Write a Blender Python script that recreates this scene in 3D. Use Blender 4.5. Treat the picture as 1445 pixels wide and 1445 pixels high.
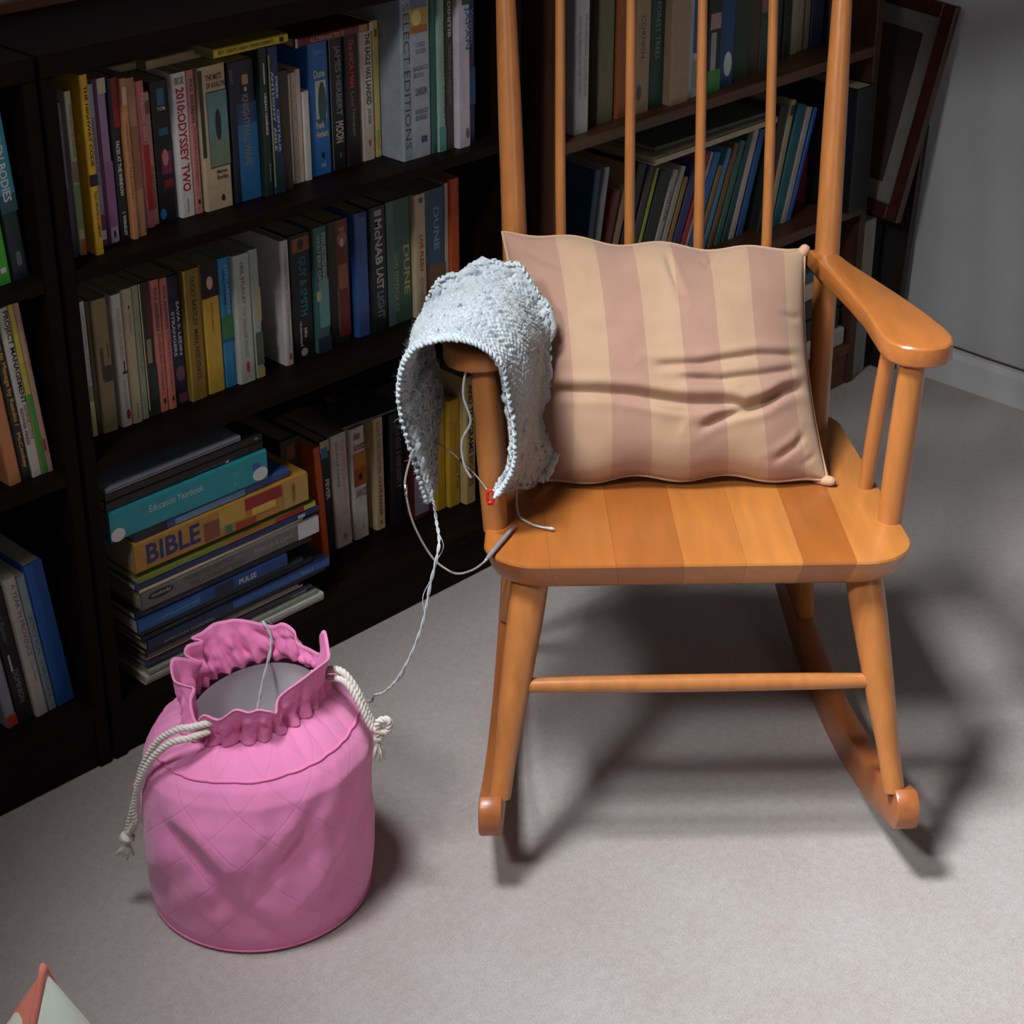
import bpy, bmesh, math, random
from mathutils import Vector, Matrix, noise as mnoise
R = math.radians
sin, cos, pi = math.sin, math.cos, math.pi
rnd = random.Random(7)
for o in list(bpy.data.objects): bpy.data.objects.remove(o)
sc = bpy.context.scene
C = sc.collection

# ------------------------------------------------------------------ camera, world, light, exposure
YAW, TILT = R(44.6), math.atan(1232/2612)
fw = Vector((cos(YAW)*cos(TILT), sin(YAW)*cos(TILT), -sin(TILT)))
rt = Vector((sin(YAW), -cos(YAW), 0)); up = rt.cross(fw)
cam = bpy.data.objects.new('camera', bpy.data.cameras.new('camera')); C.objects.link(cam)
M = Matrix((rt, up, -fw)).transposed().to_4x4(); M.translation = (0, 0, 1.45)
cam.matrix_world = M
cam.data.sensor_fit = 'HORIZONTAL'; cam.data.sensor_width = 36
cam.data.lens = 36*2612/1445
cam.data.shift_y = -(722.5-560)/1445
cam.data.clip_start = .02
sc.camera = cam
w = bpy.data.worlds.new('world'); sc.world = w; w.use_nodes = True
bg = w.node_tree.nodes['Background']; bg.inputs[0].default_value = (.75, .86, 1, 1); bg.inputs[1].default_value = .3
def area(name, loc, target, sx, sy, power, col):
    l = bpy.data.lights.new(name, 'AREA'); l.shape = 'RECTANGLE'; l.size = sx; l.size_y = sy; l.energy = power; l.color = col
    o = bpy.data.objects.new(name, l); C.objects.link(o); o.location = loc
    o.rotation_euler = (Vector(target)-Vector(loc)).to_track_quat('-Z', 'Y').to_euler()
    return o
rl = area('rooflight_daylight', (.58, 1.32, 2.43), (1.62, .36, 0), .40, .40, 19, (.90, .95, 1)); rl.data.spread = R(66)
wl = area('window_daylight', (-.40, .95, 2.15), (1.85, .80, .2), .36, .36, 7.5, (.96, .98, 1)); wl.data.spread = R(62)
area('front_fill_light', (.55, -1.93, 1.45), (1.15, 1.2, .2), 1.1, .9, 7, (.97, .985, 1))  # added soft fill from behind the camera, brightens the bag front and legs
sc.view_settings.view_transform = 'Standard'; sc.view_settings.look = 'None'
sc.view_settings.exposure = -.2; sc.view_settings.gamma = 1.0; sc.view_settings.use_curve_mapping = False

# ------------------------------------------------------------------ helpers
def lin(c):
    f = lambda v: (v/12.92 if v <= .04045 else ((v+.055)/1.055)**2.4)
    return tuple(f(x/255) for x in c)+(1,)
MATS = {}
class NT:
    def __init__(s, name, rough=.5, spec=.5):
        s.m = bpy.data.materials.new(name); s.m.use_nodes = True; s.t = s.m.node_tree; s.n = s.t.nodes
        s.b = s.n['Principled BSDF']; s.b.inputs['Roughness'].default_value = rough; s.b.inputs['Specular IOR Level'].default_value = spec
    def add(s, typ, **kw):
        n = s.n.new(typ)
        for k, v in kw.items():
            if k[0] == '_': n.inputs[int(k[1:])].default_value = v
            else: setattr(n, k, v)
        return n
    def link(s, a, b): s.t.links.new(a, b)
    def coord(s, which='Object', scale=(1, 1, 1)):
        c = s.add('ShaderNodeTexCoord'); mp = s.add('ShaderNodeMapping'); mp.inputs['Scale'].default_value = scale
        s.link(c.outputs[which], mp.inputs[0]); return mp.outputs[0]
    def noise(s, vec, scale, detail=4, rough=.6):
        n = s.add('ShaderNodeTexNoise'); n.inputs['Scale'].default_value = scale; n.inputs['Detail'].default_value = detail; n.inputs['Roughness'].default_value = rough
        s.link(vec, n.inputs['Vector']); return n.outputs['Fac']
    def ramp(s, fac, stops, interp='LINEAR'):
        r = s.add('ShaderNodeValToRGB'); r.color_ramp.interpolation = interp; e = r.color_ramp.elements
        while len(e) < len(stops): e.new(.5)
        for i, (p, c) in enumerate(stops): e[i].position = p; e[i].color = c
        s.link(fac, r.inputs[0]); return r.outputs[0]
    def math(s, op, a, b=None):
        n = s.add('ShaderNodeMath', operation=op)
        for i, v in enumerate((a, b)):
            if v is None: continue
            if isinstance(v, (int, float)): n.inputs[i].default_value = v
            else: s.link(v, n.inputs[i])
        return n.outputs[0]
    def mix(s, fac, a, b, mode='MIX'):
        n = s.add('ShaderNodeMixRGB', blend_type=mode)
        for i, v in enumerate((fac, a, b)):
            if isinstance(v, (int, float)): n.inputs[i].default_value = v
            elif isinstance(v, tuple): n.inputs[i].default_value = v
            else: s.link(v, n.inputs[i])
        return n.outputs[0]
    def bump(s, h, strength=.3, dist=.001):
        n = s.add('ShaderNodeBump'); n.inputs['Strength'].default_value = strength; n.inputs['Distance'].default_value = dist
        s.link(h, n.inputs['Height']); s.link(n.outputs[0], s.b.inputs['Normal'])
    def col(s, c):
        if isinstance(c, tuple): s.b.inputs['Base Color'].default_value = c
        else: s.link(c, s.b.inputs['Base Color'])
        return s
def sc_(c, k): return tuple(min(255, v*k) for v in c)
def paper(c, rough=.45, wear=.10):
    key = ('p', tuple(c), rough)
    if key not in MATS:
        k = NT('printed_card_%02x%02x%02x' % tuple(int(v) for v in c), rough)
        v = k.coord('Object'); f = k.noise(v, 55, 5, .7)
        k.col(k.ramp(f, [(.25, lin(sc_(c, 1-wear))), (.6, lin(c)), (.9, lin(tuple(min(255, x+14) for x in c)))]))
        MATS[key] = k.m
    return MATS[key]
def ink(c):
    key = ('i', tuple(c))
    if key not in MATS:
        k = NT('ink', .5); v = k.coord('Object'); f = k.noise(v, 300, 2)
        k.col(k.ramp(f, [(.3, lin(sc_(c, .85))), (.7, lin(c))])); MATS[key] = k.m
    return MATS[key]
def pages_mat(c=(196, 182, 150)):
    key = ('g', c)
    if key not in MATS:
        k = NT('page_edges', .9, .2); v = k.coord('Object', (900, 900, 8)); f = k.noise(v, 1.0, 2)
        k.col(k.ramp(f, [(.3, lin(sc_(c, .72))), (.7, lin(c))])); k.bump(f, .3, .0004); MATS[key] = k.m
    return MATS[key]
def wood(name, c, rough=.35, scale=(30, 4, 30), dark=.75, coat=.0, spec=.5):
    k = NT(name, rough, spec); v = k.coord('Object', scale); f = k.noise(v, 1.6, 6, .62)
    k.col(k.ramp(f, [(.28, lin(sc_(c, dark))), (.55, lin(c)), (.8, lin(sc_(c, 1.09)))]))
    k.bump(f, .06, .0005); k.b.inputs['Coat Weight'].default_value = coat; k.b.inputs['Coat Roughness'].default_value = .28
    return k.m
def fabric(name, c, rough=.9, weave=900, c2=None, big=12):
    k = NT(name, rough, .2); v = k.coord('Object'); f = k.noise(v, big, 4); g = k.noise(v, weave, 2)
    k.col(k.ramp(f, [(.3, lin(c2 or sc_(c, .93))), (.7, lin(c))])); k.bump(g, .25, .0006)
    k.b.inputs['Sheen Weight'].default_value = .15
    return k.m
def plain(name, c, rough=.5, metal=0, spec=.5, n=40):
    k = NT(name, rough, spec); v = k.coord('Object'); f = k.noise(v, n, 4)
    k.col(k.ramp(f, [(.3, lin(sc_(c, .92))), (.7, lin(c))])); k.b.inputs['Metallic'].default_value = metal
    return k.m

def mesh_obj(name, bm, mat, parent=None, smooth=False):
    me = bpy.data.meshes.new(name); bm.normal_update(); bm.to_mesh(me); bm.free()
    if mat: me.materials.append(mat)
    if smooth:
        me.polygons.foreach_set('use_smooth', [True]*len(me.polygons))
    o = bpy.data.objects.new(name, me); C.objects.link(o)
    if parent: o.parent = parent
    return o
def smooth_angle(o, ang=35):
    me = o.data; me.polygons.foreach_set('use_smooth', [True]*len(me.polygons))
    bm = bmesh.new(); bm.from_mesh(me)
    for e in bm.edges:
        if len(e.link_faces) == 2 and e.calc_face_angle(0) > R(ang): e.smooth = False
    bm.to_mesh(me); bm.free(); return o
def empty(name, loc=(0, 0, 0), rz=0, label=None, cat=None, group=None):
    o = bpy.data.objects.new(name, None); C.objects.link(o); o.location = loc; o.rotation_euler = (0, 0, rz); o.empty_display_size = .05
    if label: tag(o, label, cat, group)
    return o
def tag(o, label=None, cat=None, group=None, kind=None):
    if label: o['label'] = label
    if cat: o['category'] = cat
    if group: o['group'] = group
    if kind: o['kind'] = kind
    return o
def box(bm, x0, x1, y0, y1, z0, z1, bevel=0, seg=1):
    vs = [bm.verts.new((x, y, z)) for x in (x0, x1) for y in (y0, y1) for z in (z0, z1)]
    fs = [bm.faces.new([vs[i] for i in q]) for q in ((0, 1, 3, 2), (4, 6, 7, 5), (0, 4, 5, 1), (2, 3, 7, 6), (0, 2, 6, 4), (1, 5, 7, 3))]
    if bevel:
        es = list({e for f in fs for e in f.edges})
        bmesh.ops.bevel(bm, geom=es, offset=bevel, segments=seg, profile=.5, affect='EDGES')
def boxo(name, x0, x1, y0, y1, z0, z1, mat, parent=None, bevel=0, seg=1):
    bm = bmesh.new(); box(bm, x0, x1, y0, y1, z0, z1, bevel, seg); return mesh_obj(name, bm, mat, parent)
def catmull(pts, n):
    P = [Vector(p) for p in pts]; P = [P[0]*2-P[1]]+P+[P[-1]*2-P[-2]]
    out = []; m = len(P)-3
    for k in range(n):
        t = k/(n-1)*m; i = min(int(t), m-1); f = t-i
        a, b, c, d = P[i], P[i+1], P[i+2], P[i+3]
        out.append(.5*((2*b)+(c-a)*f+(2*a-5*b+4*c-d)*f*f+(3*b-a-3*c+d)*f**3))
    return out
def tube(bm, pts, rad, seg=10, cap=True):
    pts = [Vector(p) for p in pts]; n = len(pts); rings = []
    T = [(pts[min(i+1, n-1)]-pts[max(i-1, 0)]).normalized() for i in range(n)]
    ref = Vector((0, 0, 1)) if abs(T[0].z) < .9 else Vector((1, 0, 0))
    N = (ref-T[0]*ref.dot(T[0])).normalized()
    for i in range(n):
        N = (N-T[i]*N.dot(T[i])).normalized(); B = T[i].cross(N)
        r = rad[i] if isinstance(rad, (list, tuple)) else rad
        rings.append([bm.verts.new(pts[i]+(N*cos(2*pi*j/seg)+B*sin(2*pi*j/seg))*r) for j in range(seg)])
    for i in range(n-1):
        for j in range(seg):
            bm.faces.new((rings[i][j], rings[i][(j+1) % seg], rings[i+1][(j+1) % seg], rings[i+1][j]))
    if cap:
        bm.faces.new(rings[0][::-1]); bm.faces.new(rings[-1])
def rope(bm, pts, r, pitch=.016, strands=3, seg=6, n=None):
    L = sum((Vector(pts[i+1])-Vector(pts[i])).length for i in range(len(pts)-1))
    n = n or max(20, int(L/pitch*9)); P = catmull(pts, n)
    T = [(P[min(i+1, n-1)]-P[max(i-1, 0)]).normalized() for i in range(n)]
    ref = Vector((0, 0, 1)) if abs(T[0].z) < .9 else Vector((1, 0, 0)); N = (ref-T[0]*ref.dot(T[0])).normalized()
    fr = []
    for i in range(n):
        N = (N-T[i]*N.dot(T[i])).normalized(); fr.append((N.copy(), T[i].cross(N)))
    for s in range(strands):
        q = []; d = 0
        for i in range(n):
            if i: d += (P[i]-P[i-1]).length
            a = 2*pi*(d/pitch+s/strands); q.append(P[i]+(fr[i][0]*cos(a)+fr[i][1]*sin(a))*r*.5)
        tube(bm, q, r*.56, seg)
def prism(bm, poly, ax, t0, t1, bevel=0, seg=2):
    # polygon in the two axes other than ax, extruded along ax
    def mk(p, t):
        return {'x': (t, p[0], p[1]), 'y': (p[0], t, p[1]), 'z': (p[0], p[1], t)}[ax]
    a = [bm.verts.new(mk(p, t0)) for p in poly]; b = [bm.verts.new(mk(p, t1)) for p in poly]; n = len(poly)
    f0 = bm.faces.new(a); f1 = bm.faces.new(b[::-1])
    for i in range(n): bm.faces.new((a[i], b[i], b[(i+1) % n], a[(i+1) % n]))
    bmesh.ops.recalc_face_normals(bm, faces=bm.faces[:])
    if bevel:
        es = list(set(f0.edges) | set(f1.edges))
        bmesh.ops.bevel(bm, geom=es, offset=bevel, segments=seg, profile=.5, affect='EDGES')
def text_mesh(txt, bold=False):
    cu = bpy.data.curves.new('lettering', 'FONT'); cu.body = txt; cu.resolution_u = 2; cu.size = 1
    cu.align_x = 'LEFT'; cu.fill_mode = 'FRONT'
    if bold: cu.offset = .028
    o = bpy.data.objects.new('tmp_text', cu); me = bpy.data.meshes.new_from_object(o)
    bpy.data.objects.remove(o); bpy.data.curves.remove(cu); return me

# ------------------------------------------------------------------ the room
k = NT('carpet', .95, .1); v = k.coord('Object'); f = k.noise(v, 5, 4); g = k.noise(v, 420, 3, .8); h = k.noise(v, 90, 4, .7)
base = k.ramp(f, [(.3, lin((196, 186, 181))), (.7, lin((206, 198, 194)))])
base = k.mix(.55, base, k.ramp(g, [(.3, lin((150, 141, 135))), (.5, lin((200, 193, 189))), (.75, lin((232, 228, 226)))]), 'MULTIPLY')
base = k.mix(.25, base, k.ramp(h, [(.3, lin((170, 160, 152))), (.7, lin((255, 255, 255)))]), 'MULTIPLY')
k.col(base); k.bump(k.math('ADD', g, h), .6, .004); k.b.inputs['Sheen Weight'].default_value = .2; carpet = k.m
wallm = NT('painted_wall', .85, .2); v = wallm.coord('Object'); f = wallm.noise(v, 6, 4); g = wallm.noise(v, 220, 3)
wallm.col(wallm.ramp(f, [(.3, lin((176, 177, 178))), (.7, lin((184, 185, 186)))])); wallm.bump(g, .12, .001); wallm = wallm.m
ceilm = plain('ceiling_paint', (190, 189, 186), .9, n=8)
XL, XR, YF, YB, ZC = -.36, 2.81, -1.9, 2.0, 2.42
def struct(o): o['kind'] = 'structure'; return o
struct(boxo('floor', XL-.1, XR+.1, YF-.1, YB+.1, -.1, 0, carpet))

struct(boxo('wall_back', XL-.1, XR+.1, YB, YB+.1, 0, ZC, wallm))
struct(boxo('wall_right', XR, XR+.1, YF, YB, 0, ZC, wallm))
bm = bmesh.new()
for q in ((XL-.1, 0, 0, ZC), (1.10, XR+.1, 0, ZC), (0, 1.10, 0, 1.0), (0, 1.10, 1.90, ZC)): box(bm, q[0], q[1], YF-.1, YF, q[2], q[3])
struct(mesh_obj('wall_front', bm, wallm))
def rect_with_holes(name, x0, x1, y0, y1, z0, z1, holes, mat):
    bm = bmesh.new(); ys = sorted({y0, y1, *[v for h in holes for v in h[:2]]}); zs = sorted({z0, z1, *[v for h in holes for v in h[2:]]})
    for a, b in zip(ys, ys[1:]):
        for c, d in zip(zs, zs[1:]):
            if any(h[0] <= a and b <= h[1] and h[2] <= c and d <= h[3] for h in holes): continue
            box(bm, x0, x1, a, b, c, d)
    return mesh_obj(name, bm, mat)
HOLES = [(.72, 1.18, 1.93, 2.37)]
struct(rect_with_holes('wall_left', XL-.1, XL, YF, YB, 0, ZC, HOLES, wallm))
bm = bmesh.new(); HX = (.32, .84, 1.06, 1.58)
for q in ((XL-.1, HX[0], YF-.1, YB+.1), (HX[1], XR+.1, YF-.1, YB+.1), (HX[0], HX[1], YF-.1, HX[2]), (HX[0], HX[1], HX[3], YB+.1)): box(bm, *q, ZC, ZC+.08)
struct(mesh_obj('ceiling', bm, ceilm))
white_gloss = plain('white_gloss_paint', (206, 207, 206), .35, n=10)
for i, (a, b, c, d) in enumerate(HOLES):
    wr = empty('window_%d' % (i+1), (XL, (a+b)/2, c)); wr['kind'] = 'structure'
    for nm, q in (('frame_side', (a, a+.035, c, d)), ('frame_side', (b-.035, b, c, d)), ('frame_rail', (a+.035, b-.035, d-.035, d)), ('frame_rail', (a+.035, b-.035, c, c+.035))):
        o = boxo(nm, -.035, .004, q[0]-(a+b)/2, q[1]-(a+b)/2, q[2]-c, q[3]-c, white_gloss, wr, .003)
    boxo('window_sill', 0, .06, a-.03-(a+b)/2, b+.03-(a+b)/2, -.025, 0, white_gloss, wr, .004)
wr = empty('window_2', (.58, 1.32, ZC)); wr['kind'] = 'structure'
for nm, q in (('frame_side', (-.28, -.25, -.28, .28)), ('frame_side', (.25, .28, -.28, .28)), ('frame_rail', (-.25, .25, -.28, -.25)), ('frame_rail', (-.25, .25, .25, .28))):
    boxo(nm, *q, -.012, .04, white_gloss, wr, .003)
wr = empty('window_3', (.55, YF, 1.0)); wr['kind'] = 'structure'  # unseen window, added in the front wall to hold the fill light
for nm, q in (('frame_side', (-.55, -.515, 0, .9)), ('frame_side', (.515, .55, 0, .9)), ('frame_rail', (-.515, .515, .865, .9)), ('frame_rail', (-.515, .515, 0, .035))):
    boxo(nm, q[0], q[1], -.04, .004, q[2], q[3], white_gloss, wr, .003)
boxo('window_sill', -.6, .6, 0, .07, -.03, 0, white_gloss, wr, .004)
# skirting board on the right wall
bm = bmesh.new(); prism(bm, [(0, 0), (-.014, 0), (-.014, .055), (-.009, .066), (0, .07)], 'y', YF, YB)
sk = struct(mesh_obj('baseboard_right', bm, white_gloss)); sk.location = (XR, 0, 0)
bm = bmesh.new()
tube(bm, catmull([(XR-.004, .9+.08*i, .0725+.0012*sin(i*2.3)) for i in range(12)], 60), .0022, 6)
tag(mesh_obj('wall_cable', bm, plain('brown_cable', (92, 62, 56), .5), smooth=True), 'thin reddish brown cable lying along the white skirting board', 'cable')

# ------------------------------------------------------------------ bookcases
darkwood = wood('dark_stained_wood', (26, 16, 14), .5, (4, 40, 40), .6, 0, .07)
darkwood_v = wood('dark_stained_wood_upright', (25, 15, 13), .5, (40, 40, 4), .6, 0, .07)
brownwood = wood('brown_veneer', (88, 54, 34), .45, (4, 40, 40), .7, 0, .4)
brownwood_v = wood('brown_veneer_upright', (72, 44, 30), .45, (40, 40, 4), .7, 0, .4)
def bookcase(label, x0, x1, yf, zt, shelves, mh, mv, plinth, thick=.0155, side=.018, topth=.026):
    t = empty('bookcase', ((x0+x1)/2, yf, 0), 0, label, 'bookcase'); ox = (x0+x1)/2; d = YB-.004-yf
    L = lambda n, a, b, y0, y1, c, e, m, bv=.0012: boxo(n, a-ox, b-ox, y0, y1, c, e, m, t, bv)
    L('side_panel', x0, x0+side, 0, d, 0, zt-topth, mv); L('side_panel', x1-side, x1, 0, d, 0, zt-topth, mv)
    L('top_panel', x0, x1, 0, d, zt-topth, zt, mh)
    L('back_panel', x0+side, x1-side, d-.006, d, 0, zt-topth, mv, 0)
    for z in shelves: L('shelf', x0+side, x1-side, .0005, d-.006, z-thick, z, mh)
    L('plinth', x0+side, x1-side, .004, .02, 0, plinth, mh)
    return t
bookcase('dark brown bookcase at the end with a blue book on its bottom shelf', .288, 1.037, 1.749, .928, (.673, .425, .09), darkwood, darkwood_v, .0745)
bookcase('dark brown bookcase holding three rows of paperbacks behind the pink bag', 1.043, 1.792, 1.749, .928, (.673, .425, .08), darkwood, darkwood_v, .0645)
bookcase('lighter brown bookcase behind the rocking chair spindles', 1.866, 2.686, 1.755, 1.22, (.93, .638, .35, .08), brownwood, brownwood_v, .0625, .0175)

# ------------------------------------------------------------------ books
def lettering(parent, txt, c, w, h, a0, a1, b0, b1, upright, bold=True, name='spine_lettering', y=-.00055):
    me = text_mesh(txt, bold)
    if not len(me.vertices): return
    xs = [q.co.x for q in me.vertices]; ys = [q.co.y for q in me.vertices]
    mx, Mx, my, My = min(xs), max(xs), min(ys), max(ys)
    for q in me.vertices:
        u = (q.co.x-mx)/(Mx-mx); t = (q.co.y-my)/(My-my)
        if upright:   # reads across the spine
            q.co = ((b0+(b1-b0)*u)*w, y, h*(1-(a1+(a0-a1)*t)))
        else:         # reads down the spine
            q.co = ((b0+(b1-b0)*t)*w, y, h*(1-(a0+(a1-a0)*u)))
    me.materials.append(ink(c)); o = bpy.data.objects.new(name, me); C.objects.link(o); o.parent = parent
    return o
def panel(parent, c, w, h, a0, a1, b0, b1, y, oval=False):
    bm = bmesh.new()
    if oval: pts = [((b0+b1)/2+(b1-b0)/2*cos(2*pi*i/16), (a0+a1)/2+(a1-a0)/2*sin(2*pi*i/16)) for i in range(16)]
    else: pts = [(b0, a0), (b1, a0), (b1, a1), (b0, a1)]
    f = bm.faces.new([bm.verts.new((b*w, y, h*(1-a))) for b, a in pts])
    if f.calc_area() > 0:
        f.normal_update()
        if f.normal.y > 0: f.normal_flip()
    return mesh_obj('spine_panel', bm, paper(c), parent)
NB = [0]
def book(label, x, y, z, w, h, d, c, decor=(), lean=0, lie=False, yaw=0, hard=False, group=None, pages=(196, 182, 150), name='book', cat='book', roll=0):
    NB[0] += 1
    t = .0026 if hard else min(.0012, w*.15); e = min(.003, w*.2); hh = .003 if hard else 0
    bm = bmesh.new(); bl = .003 if hard else .0
    prism(bm, [(0, d), (0, e), (e*.35, e*.3), (e, 0), (w-e, 0), (w-e*.35, e*.3), (w, e), (w, d), (w-t, d), (w-t, e+t*.6), (t, e+t*.6), (t, d)], 'z', 0, h)
    o = mesh_obj(name, bm, paper(c))
    if w > .003:
        boxo('pages', t*1.02, w-t*1.02, e+t*.7, d-max(.0015, hh), max(.0006, hh), h-max(.0006, hh), pages_mat(pages), o)
    for i_, q in enumerate(decor):
        yy = -.00022-.00007*i_
        if q[0] == 'p': panel(o, q[1], w, h, *q[2:], yy)
        elif q[0] == 'o': panel(o, q[1], w, h, *q[2:], yy, oval=True)
        elif q[0] in 'tn': lettering(o, q[1], q[2], w, h, *q[3:7], upright=False, bold=q[0] == 't', y=yy)
        elif q[0] == 'h': lettering(o, q[1], q[2], w, h, *q[3:7], upright=True, y=yy)
    if lie: o.location = (x+h, y, z); o.rotation_euler = (roll, -pi/2, yaw)
    else: o.location = (x, y, z); o.rotation_euler = (0, R(lean), R(yaw))
    tag(o, label, cat, group); return o
K, W_, RD, GD, DK = (18, 18, 20), (225, 222, 214), (176, 26, 34), (196, 160, 60), (52, 44, 40)
G1, G2, G3, GS = 'paperbacks on the top row', 'paperbacks on the middle row', 'paperbacks on the bottom shelf', 'books in the flat stack'
S = ' on the long top row of paperbacks'; z1 = .673
def b1(desc, x, w, h, c, dec=(), y=1.81, d=.11, **kw): book(desc+S, x, y, z1, w, h, kw.pop('dd', d), c, dec, group=G1, **kw)
b1('very thin orange-yellow booklet', 1.0660, .0042, .138, (214, 158, 44), [('n', 'PUFFIN PLAYS', (120, 80, 20), .2, .7, .25, .75)], 1.786)
b1('greyish purple paperback with gold lettering', 1.0730, .0170, .186, (104, 96, 128), [('p', (58, 50, 84), .55, 1, 0, 1), ('n', 'The Devil and His Boy', (206, 186, 96), .38, .74, .3, .68), ('n', 'anthony horowitz', (190, 190, 200), .78, .95, .4, .68)], 1.790)
b1('slim cream and green paperback', 1.0950, .0085, .197, (198, 194, 160), [('n', 'ROMEO JULIET IN THE PARK', (70, 90, 110), .08, .4, .3, .8), ('p', (150, 120, 110), .42, .55, .1, .9), ('p', (128, 148, 104), .56, .84, .1, .9), ('p', (196, 116, 60), .9, 1, .1, .9)], 1.790)
b1('bright yellow code booklet with a black band', 1.1075, .0110, .216, (228, 176, 34), [('t', 'THE HIGHWAY CODE', K, .06, .50, .38, .78), ('p', (20, 18, 16), .545, .61, 0, 1), ('t', 'FULLY UPDATED & COMPLETE', (50, 44, 20), .64, .9, .42, .74)], 1.776)
b1('grey-lilac paperback with a white publisher box', 1.1285, .0090, .197, (148, 138, 160), [('p', (150, 156, 168), .0, .2, .1, .9), ('n', 'COURT AND SPARK MEMOIR', (80, 78, 110), .2, .62, .3, .7), ('p', (116, 48, 104), .8, 1, .04, .96), ('p', (214, 200, 214), .9, .96, .15, .85)], 1.797)
b1('pinkish lilac paperback with a maroon edge', 1.1385, .0155, .201, (176, 140, 178), [('p', (96, 22, 70), 0, 1, 0, .24), ('p', (206, 196, 164), 0, .09, .3, 1), ('p', (168, 110, 166), .5, .9, .26, 1), ('p', (206, 190, 206), .9, .99, .3, .95), ('o', (70, 50, 80), .92, .97, .5, .75)], 1.797)
b1('black paperback with white title and red corner', 1.1550, .0138, .199, (24, 26, 32), [('p', (140, 26, 24), 0, .3, .35, 1), ('t', 'FACES AT THE WINDOW', W_, .38, .72, .32, .68), ('t', 'I. WENSLEY', W_, .82, .97, .36, .66)], 1.795)
b1('narrow orange tan paperback', 1.1695, .0082, .197, (206, 140, 92), [('p', (226, 196, 168), .05, .16, .2, .9), ('n', 'VILLAGE OF THE WEST', (130, 70, 50), .28, .75, .3, .65)], 1.790)
b1('worn brown tan paperback', 1.1785, .0130, .195, (176, 128, 92), [('p', (150, 98, 66), .3, .7, .1, .9)], 1.793)
b1('slim white paperback with small grey lettering', 1.1950, .0076, .184, (206, 208, 206), [('n', 'THE LONGEST', (90, 100, 110), .06, .32, .25, .75), ('n', 'Roads 7', (70, 70, 80), .74, .88, .25, .75)])
b1('slim pink paperback turning red below', 1.2035, .0120, .183, (214, 120, 124), [('p', (204, 46, 40), .43, .88, .3, 1), ('n', 'PARSONS END', (240, 200, 200), .08, .4, .45, .85), ('n', 'Grandt', (220, 210, 210), .8, .97, .1, .3)])
b1('short dusty pink paperback', 1.2165, .0085, .166, (204, 150, 134), [('p', (120, 90, 80), .06, .16, .15, .85), ('n', 'ALAN GARNER', (90, 60, 60), .55, .88, .3, .75)], 1.815)
b1('black paperback with blue pyramid and red face', 1.2260, .0270, .176, (20, 20, 26), [('p', (46, 110, 150), .05, .17, .35, .72), ('h', 'TOR', W_, .18, .205, .3, .76), ('p', (36, 96, 124), .33, .38, .3, .8), ('p', (120, 40, 90), .5, .66, .3, .86), ('o', (206, 130, 110), .48, .6, .38, .7), ('p', (130, 26, 34), .7, .76, .35, .85), ('o', (40, 130, 190), .9, .98, .02, .35)], 1.815)
b1('white paperback with bold red lettering', 1.2552, .0212, .182, (230, 226, 222), [('h', 'ARTHUR C. CLARKE', (90, 90, 96), .03, .08, .16, .78), ('t', '2010:ODYSSEY TWO', (196, 24, 40), .1, .82, .2, .78), ('n', 'GRANADA', (120, 120, 120), .87, .97, .4, .55)])
b1('salmon pink paperback with dark lettering', 1.2768, .0112, .182, (210, 136, 128), [('t', 'POUL ANDERSON', (60, 60, 100), .06, .36, .3, .72), ('n', 'The Earth Book of Stormgate 2', (80, 70, 110), .38, .8, .3, .72), ('p', (40, 40, 46), .9, .93, .35, .65)])
b1('thick cream paperback with a square blue picture', 1.2905, .0415, .183, (206, 182, 144), [('p', (44, 62, 58), .02, .62, .0, .14), ('h', 'THE MISTS\nOF AVALON', (92, 74, 56), .06, .155, .26, .96), ('p', (36, 46, 46), .175, .705, .24, .985), ('p', (104, 142, 142), .183, .697, .255, .97), ('p', (124, 138, 116), .5, .697, .255, .97), ('o', (36, 40, 42), .3, .52, .5, .72), ('h', 'Marion\nBradley', (100, 80, 60), .72, .8, .45, .85), ('o', (40, 34, 30), .9, .95, .55, .68)], 1.806)
b1('thick navy to bright blue paperback with gold emblem', 1.3360, .0415, .180, (28, 34, 52), [('p', (34, 108, 162), .45, 1, .24, .98), ('p', (30, 66, 110), .3, .45, .24, .98), ('p', (186, 160, 90), .1, .17, .5, .72), ('o', (200, 190, 170), .185, .22, .56, .66), ('t', 'KNIGHTFALL WARS', (130, 130, 110), .24, .75, .45, .7), ('n', 'EIGHT', (150, 150, 160), .05, .15, .05, .16)], 1.807)
b1('tall dark green paperback with white lettering', 1.3785, .0132, .192, (32, 46, 38), [('p', (190, 192, 180), .1, .24, .45, .6), ('t', 'URBAN LEGENDS', W_, .3, .58, .4, .66), ('n', 'Robinson', (180, 180, 150), .78, .9, .55, .75)], 1.799)
b1('dark blue paperback with a yellow-green edge', 1.3928, .0165, .191, (30, 54, 100), [('p', (170, 172, 84), .05, .95, 0, .12), ('t', 'PIERS    CENTAUR', (190, 200, 224), .2, .72, .56, .8), ('t', 'ANTHONY  AISLE', (200, 206, 200), .16, .7, .2, .44), ('p', (26, 54, 60), .74, 1, .14, 1)], 1.799)
b1('dark brown short paperback', 1.4100, .0175, .156, (66, 54, 44), [], 1.803)
b1('short cream paperback with a white spine stripe', 1.4295, .0092, .146, (220, 204, 184), [('p', (226, 120, 90), .97, 1, .2, .8)], 1.814)
b1('short ribbed cream paperback in a cream group', 1.4390, .0068, .147, (214, 200, 180), [('n', 'tales of old', (180, 150, 140), .1, .9, .4, .6)], 1.813)
b1('short pinkish cream paperback in a cream group', 1.4462, .0078, .150, (216, 192, 180), [], 1.813)
b1('shortest white paperback before the blue one', 1.4552, .0112, .119, (222, 216, 206), [], 1.812)
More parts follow.
